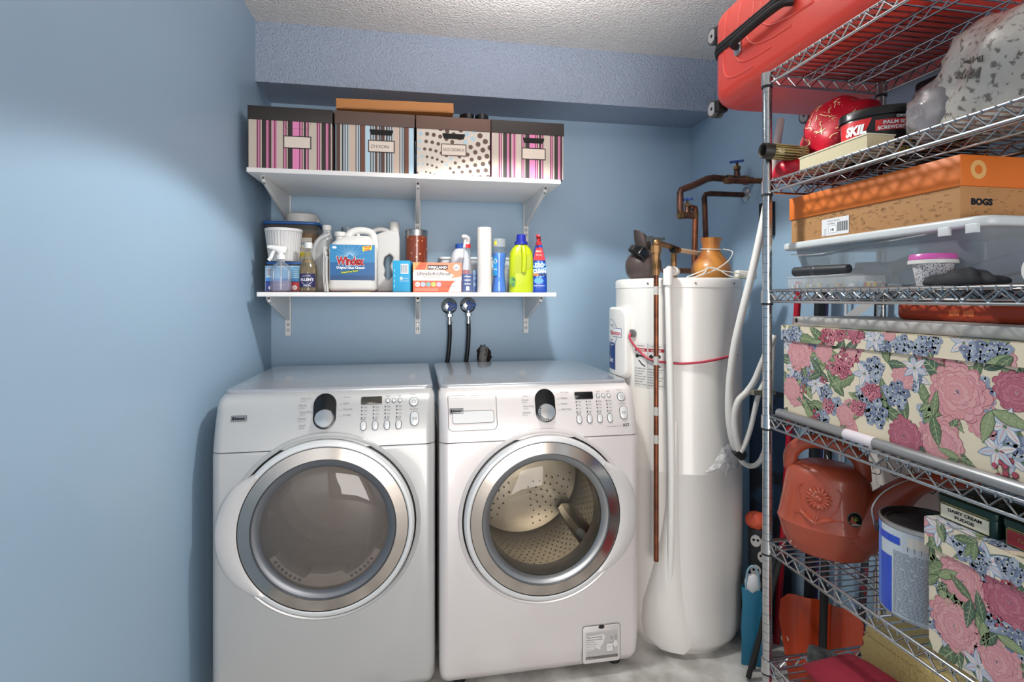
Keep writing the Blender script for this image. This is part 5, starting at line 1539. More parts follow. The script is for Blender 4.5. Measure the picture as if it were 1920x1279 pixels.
g.text('SKIL', -.068, .066, .030, wt, of, l=3, w=.048, bold=.05, shear=.25); g.text('iXO', -.046, .050, .017, wt, of, l=3, w=.022, shear=.3)
for i in range(8): g.mark([(-.004 + .009 * i, .066), (.005 + .009 * i, .066), (.005 + .009 * i, .092), (-.004 + .009 * i, .092)], sr, of, 0)
g.text('PALM SIZE', .010, .080, .011, wt, of, l=3, w=.054, bold=.04); g.text('SCREWDRIVER', .000, .068, .011, wt, of, l=3, w=.066, bold=.04); g.text('CORDLESS', .034, .094, .008, wt, of, l=3, w=.028, bold=.03)
yl = M('#cdbf38', .4)
g.text('HOLDS CHARGE', -.004, .034, .013, yl, of, l=3, w=.072, bold=.04, shear=.2); g.text('up to', .026, .026, .006, yl, of, l=3, w=.014); g.text('18 MONTHS', .004, .012, .013, yl, of, l=3, w=.058, bold=.04, shear=.2)
g.mark([(-.03, .05), (-.006, .056), (.004, .052), (.006, .044), (-.004, .042), (-.018, .040), (-.024, .022), (-.034, .022)], M('#a3306a', .4), of, 1); g.mark([(-.042, .036), (-.03, .042), (-.022, .02), (-.034, .014)], M('#2a2a2c', .4), of, 2); g.mark([(-.004, .048), (.010, .058), (.020, .052), (.016, .044), (.006, .042)], M('#c9c6cc', .4), of, 1)
g.build('label', t, 'red and black label with white and yellow lettering')
# soil bag
t = thing('soil_bag', 'big clear plastic bag of pale granular soil at the second shelf front', 'bag', (1.168, .785, Z2), QT)
so = bpy.data.materials.new('m_soil'); so.use_nodes = True
nt = so.node_tree; b = nt.nodes['Principled BSDF']; b.inputs['Roughness'].default_value = .25; b.inputs['Coat Weight'].default_value = .5; b.inputs['Coat Roughness'].default_value = .08
tc_ = nt.nodes.new('ShaderNodeTexCoord'); n1 = nt.nodes.new('ShaderNodeTexNoise'); n1.inputs['Scale'].default_value = 75; n1.inputs['Detail'].default_value = 8
rp = nt.nodes.new('ShaderNodeValToRGB'); rp.color_ramp.elements[0].position = .37; rp.color_ramp.elements[0].color = lin('#6b635a'); rp.color_ramp.elements[1].position = .45; rp.color_ramp.elements[1].color = lin('#b5b0a8')
n2 = nt.nodes.new('ShaderNodeTexNoise'); n2.inputs['Scale'].default_value = 30; n2.inputs['Distortion'].default_value = 1.5; bp = nt.nodes.new('ShaderNodeBump'); bp.inputs['Strength'].default_value = .7; bp.inputs['Distance'].default_value = .01
for a, b_ in ((tc_.outputs['Object'], n1.inputs['Vector']), (tc_.outputs['Object'], n2.inputs['Vector'])): nt.links.new(a, b_)
nt.links.new(n1.outputs['Fac'], rp.inputs[0]); nt.links.new(rp.outputs[0], b.inputs['Base Color']); nt.links.new(n2.outputs['Fac'], bp.inputs['Height']); nt.links.new(bp.outputs[0], b.inputs['Coat Normal'])
def soilf(d): return 1 + .05 * math.sin(4 * d.x + 5 * d.z) + .04 * math.sin(11 * d.x + 3 * d.y - 6 * d.z) + .02 * math.sin(23 * d.z + 13 * d.x)
def flat_ball(g, c, r, m, sc, fn, n=48, k=28, floor=0.0):
    g0 = G(); g0.ball(c, r, m, sc, n, k, fn=fn)
    for p in g0.v: p.z = max(p.z, floor + .0008)
    g.add(g0.v, g0.f, m)
g = G(); flat_ball(g, (.0, .0, .095), .19, so, (1.17, .76, .76), soilf)
g.build('filled_part', t, sharp=80)
g = G(); film = Mclear('#ececee', .34, .12, '#cfc8cc', 1.5, 1.3)
def filmf(d): return 1 + .06 * math.sin(7 * d.x + 8 * d.z) * math.cos(6 * d.y + 3 * d.z) + .025 * math.sin(17 * d.z + 8 * d.y)
flat_ball(g, (-.165, -.06, .062), .075, film, (1.0, .9, 1.0), filmf, 40, 24)
g.tube([(-.215, .03, .10), (-.17, .05, .16), (-.10, .06, .215)], .009, film, n=8, k=4)
g.build('bag_neck', t, 'loose clear plastic neck of the bag', sharp=70)
g = G()
def sbf(x, y, l=0):
    th = x; d = Vector((math.sin(th) * math.cos(y), -math.cos(th) * math.cos(y), math.sin(y))); k = .19 * soilf(d) + .0015
    return Vector((d.x * 1.17 * k, d.y * .76 * k, .095 + d.z * .76 * k))
g.text('ULTRA', -.50, .06, .16, M('#4d4945', .5), sbf, l=1, w=.40, bold=.05, rot=-.5); g.text('Seed Soil', -.40, .20, .09, M('#4d4945', .5), sbf, l=1, w=.34, bold=.03, rot=-.5)
g.build('print', t)
g = G(); g.rbox(-.065, .065, -.045, .045, 0, .215, .02, .008, M('#1c1617', .6)); solo(g, 'black_case', 'dark case at the back of second shelf behind the oval tin', 'case', (1.295, 1.10, Z2), QT)
# --- third shelf
Z3 = shelf_z(2)
t = thing('storage_tub', 'long clear storage tub with white lid on third rack shelf', 'plastic tub', (1.19, 1.105, Z3), QT)
tubm = Mclear('#eef2f4', .26, .12, '#c9d0d6', 1.45, .7)
TL, TD, TH = .270, .130, .122
g = G()
rings = [[(x, y, z) for x, y in rrect(2 * (TL - i_), 2 * (TD - i_), .04, 6)] for z, i_ in ((.001, .030), (.006, .024), (.09, .006), (TH, 0))]
g.loft(rings, tubm, cap=(True, False))
g.tube([(-TL + .006, -TD + .002, .100), (-.15, -TD + .003, .094), (.05, -TD + .002, .106), (.2, -TD + .0, .114), (TL - .03, -TD, .118)], .0022, Mclear('#ffffff', .6, .1), n=6, k=5)
for x in (-TL + .05, TL - .04):
    pass
g.build('body', t)
g = G(); g.rbox(-TL - .018, TL + .018, -TD - .018, TD + .018, TH - .010, TH + .010, .032, .006, M('#c6cacb', .35), n=8)
for x in (TL - .065, TL - .01): g.rbox(x - .012, x + .012, -TD - .0195, -TD - .012, TH - .022, TH - .004, .002, .001, M('#c6cacb', .35))
g.build('lid', t, 'milky white lid')
g = G()
rn = random.Random(11)
for k in range(9):
    x = rn.uniform(-.18, .2); y = rn.uniform(-.03, .06); T = TX((x, y, .03 + .02 * rn.random())) @ RZ(rn.uniform(0, 3)) @ RY(rn.uniform(-.3, .3))
    g.rbox(-.05, .05, -.03, .03, -.02, .02, .008, .005, M(rn.choice(['#66748a', '#7d8590', '#94857c', '#a9aeb4']), .6), T=T)
o = g.build('contents', t, 'dark blurry contents'); o['kind'] = 'stuff'
# shoe box
t = thing('shoe_box', 'kraft shoe box with orange lid on top of the clear tub', 'shoe box', (1.20, 1.125, Z3 + TH + .0105), QT)
SL, SD = .242, .138
kr = M('#a87a4c', .7, bump=(60, .1, .001)); orl = M('#cf6a1e', .5)
g = G(); g.rbox(-SL, SL, -SD, SD, 0, .112, .002, .001, kr); g.build('box', t)
g = G(); g.rbox(-SL - .004, SL + .004, -SD - .004, SD + .004, .066, .128, .002, .001, orl)
f = plane((SL + .004, -SD - .004, .066), (0, 1, 0), (0, 0, 1)); ring_ = circ(.019, 30, .042, .033); rin = circ(.009, 24, .042, .033)
g.mark(ring_, M('#d6a463', .5), f, 0); g.mark(rin, orl, f, 1)
g.build('lid', t, 'orange lid with pale ring mark')
g = G(); f = front(-SL, -SD, 0); ik = M('#7d5533', .6)
rn = random.Random(3)
for k in range(150):
    x, y = rn.uniform(.01, 2 * SL - .02), rn.uniform(.004, .062); q = rn.random()
    if q < .25: g.line(circ(.0028, 10, x, y) + [(x + .0028, y)], .0006, ik, f, 0)
    elif q < .5: g.text(rn.choice(['rain', 'walk', 'mud', 'warm', 'trail', 'boot', 'play']), x, y, .006, ik, f, l=0)
    else:
        a = rn.uniform(0, 3); g.line([(x, y), (x + .004 * math.cos(a), y + .004 * math.sin(a)), (x + .007, y + .002)], .0007, ik, f, 0)
f2 = plane((SL, -SD, 0), (0, 1, 0), (0, 0, 1))
for k in range(60):
    x, y = rn.uniform(.01, .25), rn.uniform(.004, .062); a = rn.uniform(0, 3); g.line([(x, y), (x + .005 * math.cos(a), y + .004 * math.sin(a)), (x + .008, y + .002)], .0007, ik, f2, 0)
g.text('BOGS', .025, .030, .017, blk, f2, l=1, w=.052, bold=.06)
g.build('print', t)
g = G(); g.rect(.118, .006, .090, .044, M('#d9d9db', .5), f, 2)
g.text('Women Slip On', .138, .042, .005, ink, f, l=3, w=.04); g.text('Rain Boot', .138, .035, .005, ink, f, l=3, w=.026); g.rect(.142, .012, .026, .018, M('#eeeef0', .5), f, 3); g.frame(.142, .012, .026, .018, .0006, ink, f, 4); g.text('10', .149, .017, .010, blk, f, l=4, w=.011, bold=.03)
for k in range(14): g.rect(.172 + .0024 * k, .014, .0008 + .0008 * (k % 3 == 0), .024, blk, f, 3)
g.line([(.121, .008), (.128, .010), (.128, .024), (.133, .024), (.133, .009), (.124, .006)], .0007, ink, f, 3)
g.build('size_label', t, 'white size label with barcode')
# front strip
t = thing('parts_organizer', 'clear plastic parts organizer with small coloured bits on third shelf', 'organizer', (1.022, 1.168, Z3), QT)
oc = Mclear('#f6f8f9', .26, .1, '#eef2f4')
g = G(); g.rbox(-.128, .128, -.028, .028, 0, .027, .004, .002, oc); 
for x in (-.08, -.03, .02, .07): g.box(x, x + .0015, -.027, .027, .001, .026, oc)
g.rbox(-.128, .07, -.029, .028, .0275, .033, .003, .0012, oc); g.build('case', t)
g = G(); rn = random.Random(4)
for k in range(46):
    x = rn.uniform(-.12, .12); y = rn.uniform(-.024, .02); g.box(x, x + .006, y, y + .005, .003, .008 + .010 * rn.random(), M(rn.choice(['#e4e8ec', '#d8bf60', '#f0f2f4', '#b8442f', '#8fb0c8']), .5))
o = g.build('small_parts', t); o['kind'] = 'stuff'
t = thing('umbrella_tube', 'black rolled tube lying on the parts organizer', 'tube', (1.018, 1.205, Z3 + .0465), 0, rot=(R(90), 0, R(3)))
g = G(); g.lathe([(.0115, -.085), (.0125, -.084), (.0130, .0), (.0105, .088), (.0005, .09)], M('#1d2026', .5), n=24, cap=False); g.lathe([(.0115, -.085), (.0085, -.084), (.008, -.02)], blk_m, n=24, cap=False); 
T3 = None
t.rotation_euler = (R(90), 0, R(3)); 
g.build('tube', t)
g = G(); g.lathe([(.0131, -.02), (.0136, -.019), (.0136, -.008), (.0131, -.007)], M('#2c3038', .4), n=24, cap=False); g.build('band', t)
t = thing('paper_cup', 'speckled grey cup with pink lid standing on third shelf', 'cup', (1.030, ry(1749, 1.03), Z3))
sp = bpy.data.materials.new('m_speckle'); sp.use_nodes = True
nt = sp.node_tree; b = nt.nodes['Principled BSDF']; vo = nt.nodes.new('ShaderNodeTexVoronoi'); vo.inputs['Scale'].default_value = 300
tc_ = nt.nodes.new('ShaderNodeTexCoord'); rp = nt.nodes.new('ShaderNodeValToRGB'); rp.color_ramp.elements[0].position = .3; rp.color_ramp.elements[0].color = lin('#3c3a44'); rp.color_ramp.elements[1].position = .42; rp.color_ramp.elements[1].color = lin('#cfcacb')
nt.links.new(tc_.outputs['Object'], vo.inputs['Vector']); nt.links.new(vo.outputs['Distance'], rp.inputs[0]); nt.links.new(rp.outputs[0], b.inputs['Base Color'])
g = G(); g.lathe([(.026, 0), (.0265, .001), (.0345, .045), (.0005, .045)], sp, n=40); g.build('cup', t)
g = G(); g.lathe([(.0345, .0445), (.0415, .045), (.0415, .0515), (.039, .053), (.0005, .053)], hdpe, n=40); g.build('rim', t, 'white rim')
g = G(); g.lathe([(.040, .053), (.0395, .060), (.037, .0645), (.0345, .0645), (.033, .060), (.0005, .060)], M('#c0559f', .3), n=40); g.build('lid', t, 'pink lid')
g = G(); flat_ball(g, (0, 0, .006), .078, M('#14161c', .75), (1.0, .36, .30), lambda d: 1 + .14 * math.sin(5 * d.x + 1.2) + .06 * math.sin(13 * d.x + 7 * d.y), 40, 20)
solo(g, 'black_pouch', 'crumpled black fabric pouch right of the pink-lidded cup', 'pouch', (1.008, ry(1808, 1.01), Z3), QT, sharp=70)
g = G(); g.lathe([(.0215, 0), (.022, .002), (.0245, .05), (.0005, .05)], hdpe, n=32, T=TX((0, 0, .0225)) @ RX(R(-78)) @ RZ(0)); 
g = G(); T = TX((0, 0, .0215)) @ RY(R(90)); g.lathe([(.0205, 0), (.0215, .003), (.0215, .055), (.0195, .058), (.0005, .058)], hdpe, n=32, T=T)
solo(g, 'white_jar', 'small white jar lying on its side at the right frame edge of third shelf', 'jar', (.985, .705, Z3), R(-20))
# --- fourth shelf
Z4 = shelf_z(3)
def fp(u, v, X, yfar, z0):
    a = (u - 960) / 1000.0; d = X / (.17708 + a * .98420); return (yfar - d * (.98420 - a * .17708), 1.3 + (558 - v) / 1000.0 * d - z0 - .002)
big = []
for k, u, v, r in (('P', 1795, 735, .062), ('P', 1500, 665, .044), ('P', 1485, 730, .034), ('P', 1545, 660, .03), ('C', 1580, 693, .026), ('C', 1635, 735, .024), ('P', 1585, 780, .028), ('R', 1695, 818, .042), ('P', 1765, 832, .046), ('B', 1680, 740, .030), ('L', 1715, 690, .03), ('P', 1600, 640, .02), ('B', 1640, 775, .032), ('L', 1530, 720, .032), ('R', 1905, 735, .040), ('L', 1885, 800, .036), ('G', 1750, 780, .06), ('G', 1860, 770, .07), ('C', 1610, 765, .022), ('B', 1640, 690, .024), ('Y', 1530, 785, .022), ('Y', 1885, 875, .024), ('G', 1665, 680, .05), ('G', 1540, 700, .055), ('L', 1870, 845, .034), ('G', 1800, 860, .05)):
    x, y = fp(u, v, 1.005, 1.323, Z4); big.append((k, x, y, r))
lidp = []
for k, u, v, r in (('B', 1490, 625, .026), ('Y', 1545, 630, .018), ('C', 1575, 625, .02), ('R', 1600, 618, .016), ('L', 1640, 635, .024), ('B', 1690, 645, .024), ('B', 1725, 650, .022), ('P', 1668, 625, .016), ('B', 1830, 660, .026), ('B', 1870, 655, .024), ('G', 1900, 665, .05), ('G', 1520, 640, .045)):
    x, y = fp(u, v, 1.0, 1.328, Z4 + .215); lidp.append((k, x, y, r))
floral_box(1.005, 1.335, 1.323, .60, Z4, 1.224, .042, 'large floral paper box with lid on fourth shelf, under the flat grey case', 21, big, lidp)
t = thing('curtain_rod', 'grey metal tube lying along the front edge of fourth shelf', 'rod', (.978, 1.30, Z4 + .0135), 0, rot=(R(90), 0, 0))
g = G(); g.lathe([(.0115, 0), (.012, .001), (.012, .80), (.0005, .80)], M('#a2a3a4', .35, .7), n=24); g.build('tube', t)
g = G(); g.lathe([(.0123, .235), (.0125, .236), (.0125, .315), (.0123, .316)], M('#d8cfd4', .6), n=24, cap=False); g.build('paper_band', t, 'white paper band')
t.location = (.9905, 1.325, LEV[3] + .0150)
# flat grey case
t = thing('flat_case', 'flat pale grey case lying on the large floral box', 'case', (1.14, .985, 1.2245), QT + R(1))
g = G(); g.rbox(-.325, .325, -.115, .115, 0, .024, .006, .003, M('#b9b4b0', .4)); g.build('body', t)
g = G(); g.rect(.012, .008, .008, .011, blk_m, front(-.325, -.1155, 0), 0); g.rect(.634, .003, .012, .018, blk_m, front(-.325, -.1155, 0), 0); g.build('latch', t, 'small dark latch')
g = G(); g.rbox(-.25, .25, -.07, .07, 0, .042, .03, .012, M('#b23a16', .4)); 
for k in range(2): g.rect(.09 + .03 * k, .012, .022, .012, M('#e07038', .4), front(-.20, -.0702, 0), 1)
solo(g, 'tool_case', 'orange-red plastic case lying on the flat grey case', 'case', (1.19, .845, 1.2249 + .0238), QT)
# --- fifth shelf
Z5 = shelf_z(4)
t = thing('watering_can', 'terracotta plastic watering can with embossed flower on fifth shelf', 'watering can', (1.093, 1.268, Z5), R(-46))
t.scale = (1.08, 1.06, 0.97)
ter = M('#aa4c34', .36, coat=.15)
def can_r(z):
    pts = [(0, .078), (.006, .088), (.03, .098), (.075, .110), (.082, .1125), (.088, .110), (.15, .1), (.205, .092), (.222, .086), (.236, .072), (.245, .05)]
    for i in range(len(pts) - 1):
        if pts[i][0] <= z <= pts[i + 1][0]:
            u_ = (z - pts[i][0]) / (pts[i + 1][0] - pts[i][0]); return pts[i][1] * (1 - u_) + pts[i + 1][1] * u_
    return pts[-1][1]
prof = [(can_r(z), z) for z in [0, .006, .018, .03, .05, .07, .075, .079, .082, .085, .088, .11, .13, .15, .17, .19, .205, .215, .222, .230, .236, .241, .245]]
g = G(); g.lathe([(r, z) for r, z in prof] + [(.0005, .246)], ter, n=64, sy=.74); g.build('body', t)
g = G(); g.tube([(-.082, 0, .215), (-.078, 0, .262), (-.045, 0, .296), (.005, 0, .300), (.050, 0, .285), (.072, 0, .258), (.078, 0, .212)], lambda q: .0135 + .003 * math.sin(PI * q), ter, n=14, k=6, flat=1.2); g.build('handle', t)
g = G(); g.tube([(.055, 0, .075), (.100, .0, .12), (.135, .0, .175), (.175, 0, .222), (.225, .0, .246), (.275, 0, .252)], lambda q: .052 * (1 - q) ** 1.8 + .0172, ter, n=20, k=5); g.tube([(.268, 0, .2515), (.290, 0, .252)], lambda q: .0225, ter, n=18); g.build('spout', t)
g = G()
def cf(x, y, h):
    r = can_r(y) + h; a = x / .105
    return Vector((r * math.sin(a), -r * .74 * math.cos(a), y))
fx, fy = -.012, .165
for k in range(16):
    a = 2 * PI * k / 16; g.tube([cf(fx + .008 * math.cos(a), fy + .008 * math.sin(a), .001), cf(fx + .020 * math.cos(a), fy + .020 * math.sin(a), .0028), cf(fx + .031 * math.cos(a), fy + .031 * math.sin(a), .0008)], lambda q: .0048 * math.sin(PI * (q * .8 + .1)), ter, n=8, k=3)
g.ball(cf(fx, fy, .001), .0105, ter, (1, .6, 1), 16, 10)
g.tube([cf(fx, fy - .03, .001), cf(fx - .003, .11, .001), cf(fx - .006, .096, .001)], .0022, ter, n=8, k=4)
for s_, q in ((1, 1.0), (-1, .9)):
    g.tube([cf(fx - .005, .10, .0005), cf(fx - .005 + s_ * .02 * q, .113, .003), cf(fx - .005 + s_ * .042 * q, .126 if s_ < 0 else .118, .0005)], lambda w: .0065 * math.sin(PI * (w * .9 + .06)), ter, n=8, k=4)
    g.tube([cf(fx - .004 + s_ * .004, .102, .001), cf(fx + s_ * .03, .13, .001), cf(fx + s_ * .045, .155, .001), cf(fx + s_ * .052, .185, .001), cf(fx + s_ * .043, .196, .001)], .0016, ter, n=6, k=5)
    g.tube([cf(fx + s_ * .008, .105, .001), cf(fx + s_ * .045, .118, .001), cf(fx + s_ * .056, .108, .001), cf(fx + s_ * .05, .1, .001)], .0014, ter, n=6, k=5)
g.build('flower_relief', t, 'embossed sunflower and leaves')
g = G()
cf2 = lambda x, y, l=0: cf(x, y, .0004 + .0003 * l)
sx_, sy_ = .068, .125
g.mark(circ(.019, 28, sx_, sy_), blk, cf2, 0); g.line(circ(.0178, 28, sx_, sy_) + [(sx_ + .0178, sy_)], .0008, M('#b9b6a0', .5), cf2, 1)
for k in range(7): g.mark([(sx_ - .002, sy_ - .004), (sx_ + .013 * math.cos(.3 + .42 * k), sy_ - .004 + .015 * math.sin(.3 + .42 * k)), (sx_ + .002, sy_ - .004)], M('#8a8a3a' if k % 2 else '#4d6b35', .5), cf2, 1)
g.text('CANADA', sx_ - .010, sy_ - .014, .006, M('#d8d6c8', .5), cf2, l=2, w=.02, bold=.03)
g.build('sticker', t, 'round black sticker with plant emblem')
# patterned white sack behind
t = thing('fabric_bin', 'white fabric bin printed with black line-drawn cat faces behind the paint can', 'fabric bin', (1.315, 1.215, Z5), R(-86))
g = G(); g.rbox(-.125, .125, -.030, .030, 0, .262, .02, .01, M('#ddd8d3', .85, bump=(200, .15, .001)), taper=.01); g.build('bin', t)
g = G(); f = lambda x, y, l=0: Vector((x, -.0303 + .010 * (1 - y / .262) - .0004 * l, y))
bk = M('#1d1c1e', .6)
def catface(x, y, s, m_):
    out = [(-1, .5), (-.95, .95), (-.6, .6), (.55, .52), (.9, .85), (1, .4), (1.02, -.3), (.75, -.62), (-.2, -.68), (-.85, -.5), (-1.02, 0), (-1, .5)]
    g.line([(x + p[0] * s, y + p[1] * s) for p in out], .0022, bk, f, 0)
    g.line([(x, y + .1 * s), (x, y - .2 * s)], .002, bk, f, 0); g.mark(circ(.0025, 8, x, y + .14 * s), bk, f, 0)
    for sgn_ in (-1, 1): g.mark(circ(.002, 8, x + sgn_ * .4 * s, y + .1 * s), bk, f, 0)
def blob(x, y, s):
    g.line([(x + s * math.cos(a) * .75, y + s * math.sin(a)) for a in [2 * PI * k / 16 for k in range(17)]], .0022, bk, f, 0)
    for k in range(9): g.mark(circ(.0016, 6, x + s * .5 * math.cos(2.5 + .15 * k * 2), y - .25 * s + s * .45 * math.sin(3.6 + .33 * k)), bk, f, 0)
def dots_(x, y):
    for k in range(8): g.line([(x + .006 * (k % 3) - .003 * (k // 3), y + .009 * (k // 3)), (x + .006 * (k % 3) - .003 * (k // 3) - .001, y + .009 * (k // 3) - .004)], .0016, bk, f, 0)
catface(.045, .205, .032, 0); blob(-.035, .225, .028); dots_(-.01, .165); catface(-.045, .125, .034, 0); blob(-.095, .05, .026); dots_(-.07, .085); catface(.03, .03, .036, 0); blob(.06, .115, .026); dots_(.095, .16); catface(-.1, .20, .024, 0); dots_(-.02, .07)
g.build('print', t)
g = G(); g.rbox(-.10, .10, -.036, .036, 0, .30, .01, .004, M('#15161a', .7)); solo(g, 'black_box', 'black box at the back of fifth shelf behind the can spout', 'box', (1.306, .80, Z5), QT)
# paint can
t = thing('paint_can', 'blue and white paint can with open wire handle on fifth shelf', 'paint can', (1.092, .985, Z5), R(-48))
g = G(); g.lathe([(.080, 0), (.083, .002), (.0825, .005), (.082, .19), (.0835, .193), (.0835, .198), (.0805, .199)], M('#b9bbbd', .3, .8), n=64, cap=False); g.lathe([(.0005, .001), (.08, .001)], steel, n=40, cap=False); g.build('can', t)
g = G(); g.lathe([(.0805, .199), (.0775, .197), (.076, .191), (.068, .1925), (.0665, .189), (.0005, .189)], M('#463b35', .45, mix=('#2a2522', 30, .4, .6)), n=48, cap=False); g.build('lid', t, 'rusty dark lid')
g = G(); f = wrap(.0823)
bl2 = M('#2a4fc0', .35)
g.rect(-.20, .006, .40, .182, M('#c3cbd3', .45), f, 0, 40); g.rect(-.098, .006, .036, .12, bl2, f, 1, 4)
g.rect(-.108, .006, .046, .06, bl2, f, 1, 4); g.rect(-.100, .157, .056, .016, bl2, f, 2, 6); g.rect(-.130, .006, .034, .182, M('#5c86d8', .4), f, 1, 4)
rn = random.Random(9)
for r_ in range(36):
    y = .012 + .0037 * r_
    x = -.058
    while x < .10:
        w = rn.uniform(.003, .009)
        if abs(x - .045) > .004: g.rect(x, y, w, .0014, M('#70757e', .6), f, 2, 1)
        x += w + .0016 + (.006 if rn.random() < .06 else 0)
g.line([(.045, .01), (.045, .15)], .0006, ink, f, 2)
g.text('2.81', .02, .160, .008, ink, f, l=2); g.rect(-.03, .158, .04, .022, M('#d9d4cc', .5), f, 1, 4)
for k in range(6): g.rect(-.03 + .012 * k, .150, .0012, .010, ink, f, 2)
g.build('label', t, 'label with blue panel and small print')
g = G(); x, y = .084, 0
ang = R(-88)
ea = Vector((.083 * math.sin(ang), -.083 * math.cos(ang), .165)); eb = Vector((-ea.x, -ea.y, .165))
for e_ in (ea, eb): d_ = Vector((e_.x, e_.y, 0)).normalized(); g.cyl(e_, e_ + d_ * .006, .011, M('#2b2b2e', .4), n=16)
g.tube([ea + Vector((-.008, 0, 0)), ea + Vector((-.012, .01, .04)), Vector((ea.x * .75, .02, .25)), Vector((0, .028, .282)), Vector((eb.x * .75, .02, .25)), eb + Vector((.012, .01, .04)), eb + Vector((.008, 0, 0))], .0019, steel, n=8, k=6)
g.build('bail_handle', t, 'thin wire handle')
# small floral box
def fq(u, v): return fp(u, v, .985, .88, Z5)
sm = []
for k, u, v, r in (('P', 1805, 1090, .044), ('P', 1790, 1175, .050), ('R', 1895, 1130, .046), ('G', 1822, 1125, .055), ('G', 1845, 1165, .05), ('G', 1760, 1080, .05), ('P', 1870, 1240, .045), ('B', 1905, 1205, .024), ('L', 1835, 1250, .03), ('G', 1870, 1190, .05)):
    x, y = fq(u, v); sm.append((k, x, y, r))
sl = []
for k, u, v, r in (('L', 1760, 985, .036), ('G', 1790, 1000, .045), ('B', 1815, 1025, .028), ('B', 1835, 1042, .02), ('G', 1830, 1010, .04), ('B', 1895, 1062, .022), ('G', 1770, 1010, .04)):
    x, y = fp(u, v, .98, .885, Z5 + .205); sl.append((k, x, y, r))
floral_box(.985, 1.26, .880, .50, Z5, .872, .056, 'smaller floral paper box with two tins on it, on fifth shelf', 42, sm, sl)
def tin(yc, w, label, kind):
    t = thing('candy_tin', label, 'tin', (1.05, yc, .8726), QT, 'candy tins on the smaller floral box')
    grn = M('#17352f', .3, .3); gold = M('#a89a5e', .35, .6)
    g = G(); g.rbox(-w / 2, w / 2, -.046, .046, 0, .034, .012, .002, grn); g.build('body', t)
    g = G(); g.rbox(-w / 2 - .0015, w / 2 + .0015, -.0475, .0475, .031, .046, .012, .003, grn)
    f = front(-w / 2, -.0477, 0)
    g.rect(.012, .0312, w - .024, .0014, gold, f, 0)
    ft = plane((-w / 2, -.0475, .0462), (1, 0, 0), (0, 1, 0))
    rn = random.Random(2)
    for k in range(40):
        x, y = rn.uniform(.012, w - .02), rn.uniform(.01, .085); a = rn.uniform(-.4, .4); q = rn.uniform(.004, .012); g.line([(x, y), (x + q * math.cos(a), y + q * math.sin(a))], .0022, M(rn.choice(['#9aa39a', '#6f7d76', '#c4c8bf']), .4), ft, 0)
    g.build('lid', t)
    g = G(); f = front(-w / 2, -.0462, 0)
    if kind == 'cream':
        g.rect(.009, .003, w - .020, .026, M('#d6d0bc', .45), f, 0); g.frame(.009, .003, w - .020, .026, .0008, gold, f, 1)
        g.text('DAIRY CREAM', w / 2, .0185, .0085, blk, f, l=2, w=.062, center=True, bold=.03); g.text('FUDGE', w / 2, .0085, .0080, blk, f, l=2, w=.036, center=True, bold=.03)
    else:
        g.rect(.009, .003, w - .020, .026, M('#8c1f2c', .4), f, 0); g.frame(.009, .003, w - .020, .026, .0008, gold, f, 1)
        g.text('Toffee', .026, .013, .010, gold, f, l=2, w=.024, shear=.3); g.mark(circ(.017, 20, .075, .015, .0115), gold, f, 1); g.mark(circ(.015, 20, .075, .015, .0098), M('#7d9096', .4), f, 2); g.mark([(.064, .012), (.086, .012), (.08, .018), (.072, .021)], M('#4f5f45', .4), f, 3)
    g.build('label', t)
tin(.827, .110, 'green tin with cream fudge label on the smaller floral box', 'cream')
tin(.708, .112, 'green tin with red label at the right frame edge, on the smaller floral box', 'red')
# --- bottom shelf
Z6 = shelf_z(5)
g = G(); 
rings = []
crim = M('#8f1a30', .85, bump=(220, .25, .001))
for k in range(9):
    u_ = -1 + k / 4; w = .078 * (1 - .10 * abs(u_) ** 3); h = .052 * math.sqrt(max(0.0, 1 - abs(u_) ** 3.0)) + .004
    rings.append([(.19 * u_, w * math.cos(a) * abs(math.cos(a)) ** -.3 if abs(math.cos(a)) > 1e-3 else 0.0, .056 + h * math.sin(a)) for a in [2 * PI * j / 28 for j in range(28)]])
g.loft(rings, crim)
solo(g, 'cushion', 'crimson cushion on the lowest rack shelf in front of the yellow towel', 'cushion', (1.085, 1.06, Z6 + .0015), 0, rot=(0, 0, R(-84)), sharp=70)
t = thing('towel', 'folded mustard yellow towel on the lowest rack shelf', 'towel', (1.270, 1.13, Z6 + .0055), 0, rot=(0, 0, R(-86)))
tw = M('#d6bc70', .95, bump=(160, 1.0, .006), sheen=.4)
for k in range(4):
    g = G(); ins = .007 * k
    pr = []
    z0 = .036 * k
    o_ = [(-.115 + ins, .002), (-.105, -.0 + .0), (.10, .0), (.115 - ins, .006), (.118 - ins, .018), (.112 - ins, .030), (.09, .035), (-.10, .036), (-.113 + ins, .030), (-.119 + ins, .018)]
    rings = [[(x * s_ * 1.3, y_ * .45, z0 + z * (1 - .04 * abs(y_) * 10 * .3) + .004 * math.sin(x * 30 + y_ * 20 + k)) for x, z in o_] for y_, s_ in ((-.150, .93), (-.146, .98), (-.08, 1.0), (0, 1.01), (.08, 1.0), (.146, .98), (.15, .93))]
    g.loft(rings, tw); g.build('fold', t, sharp=50)
g = G(); g.rbox(-.035, .035, -.02, .02, 0, .06, .01, .004, M('#5d5e5e', .9, mix=('#474848', 60, .4, .6)))
solo(g, 'grey_pouch', 'dark grey felt pouch at the left end of the lowest shelf', 'pouch', (1.085, 1.275, Z6 + .001), R(-50))
g = G(); g.rbox(-.15, .15, -.16, .16, 0, .10, .02, .01, M('#b51f35', .7)); solo(g, 'red_box', 'red fabric-covered box on the floor under the lowest rack shelf', 'box', (1.16, 1.185, .0008), 0)

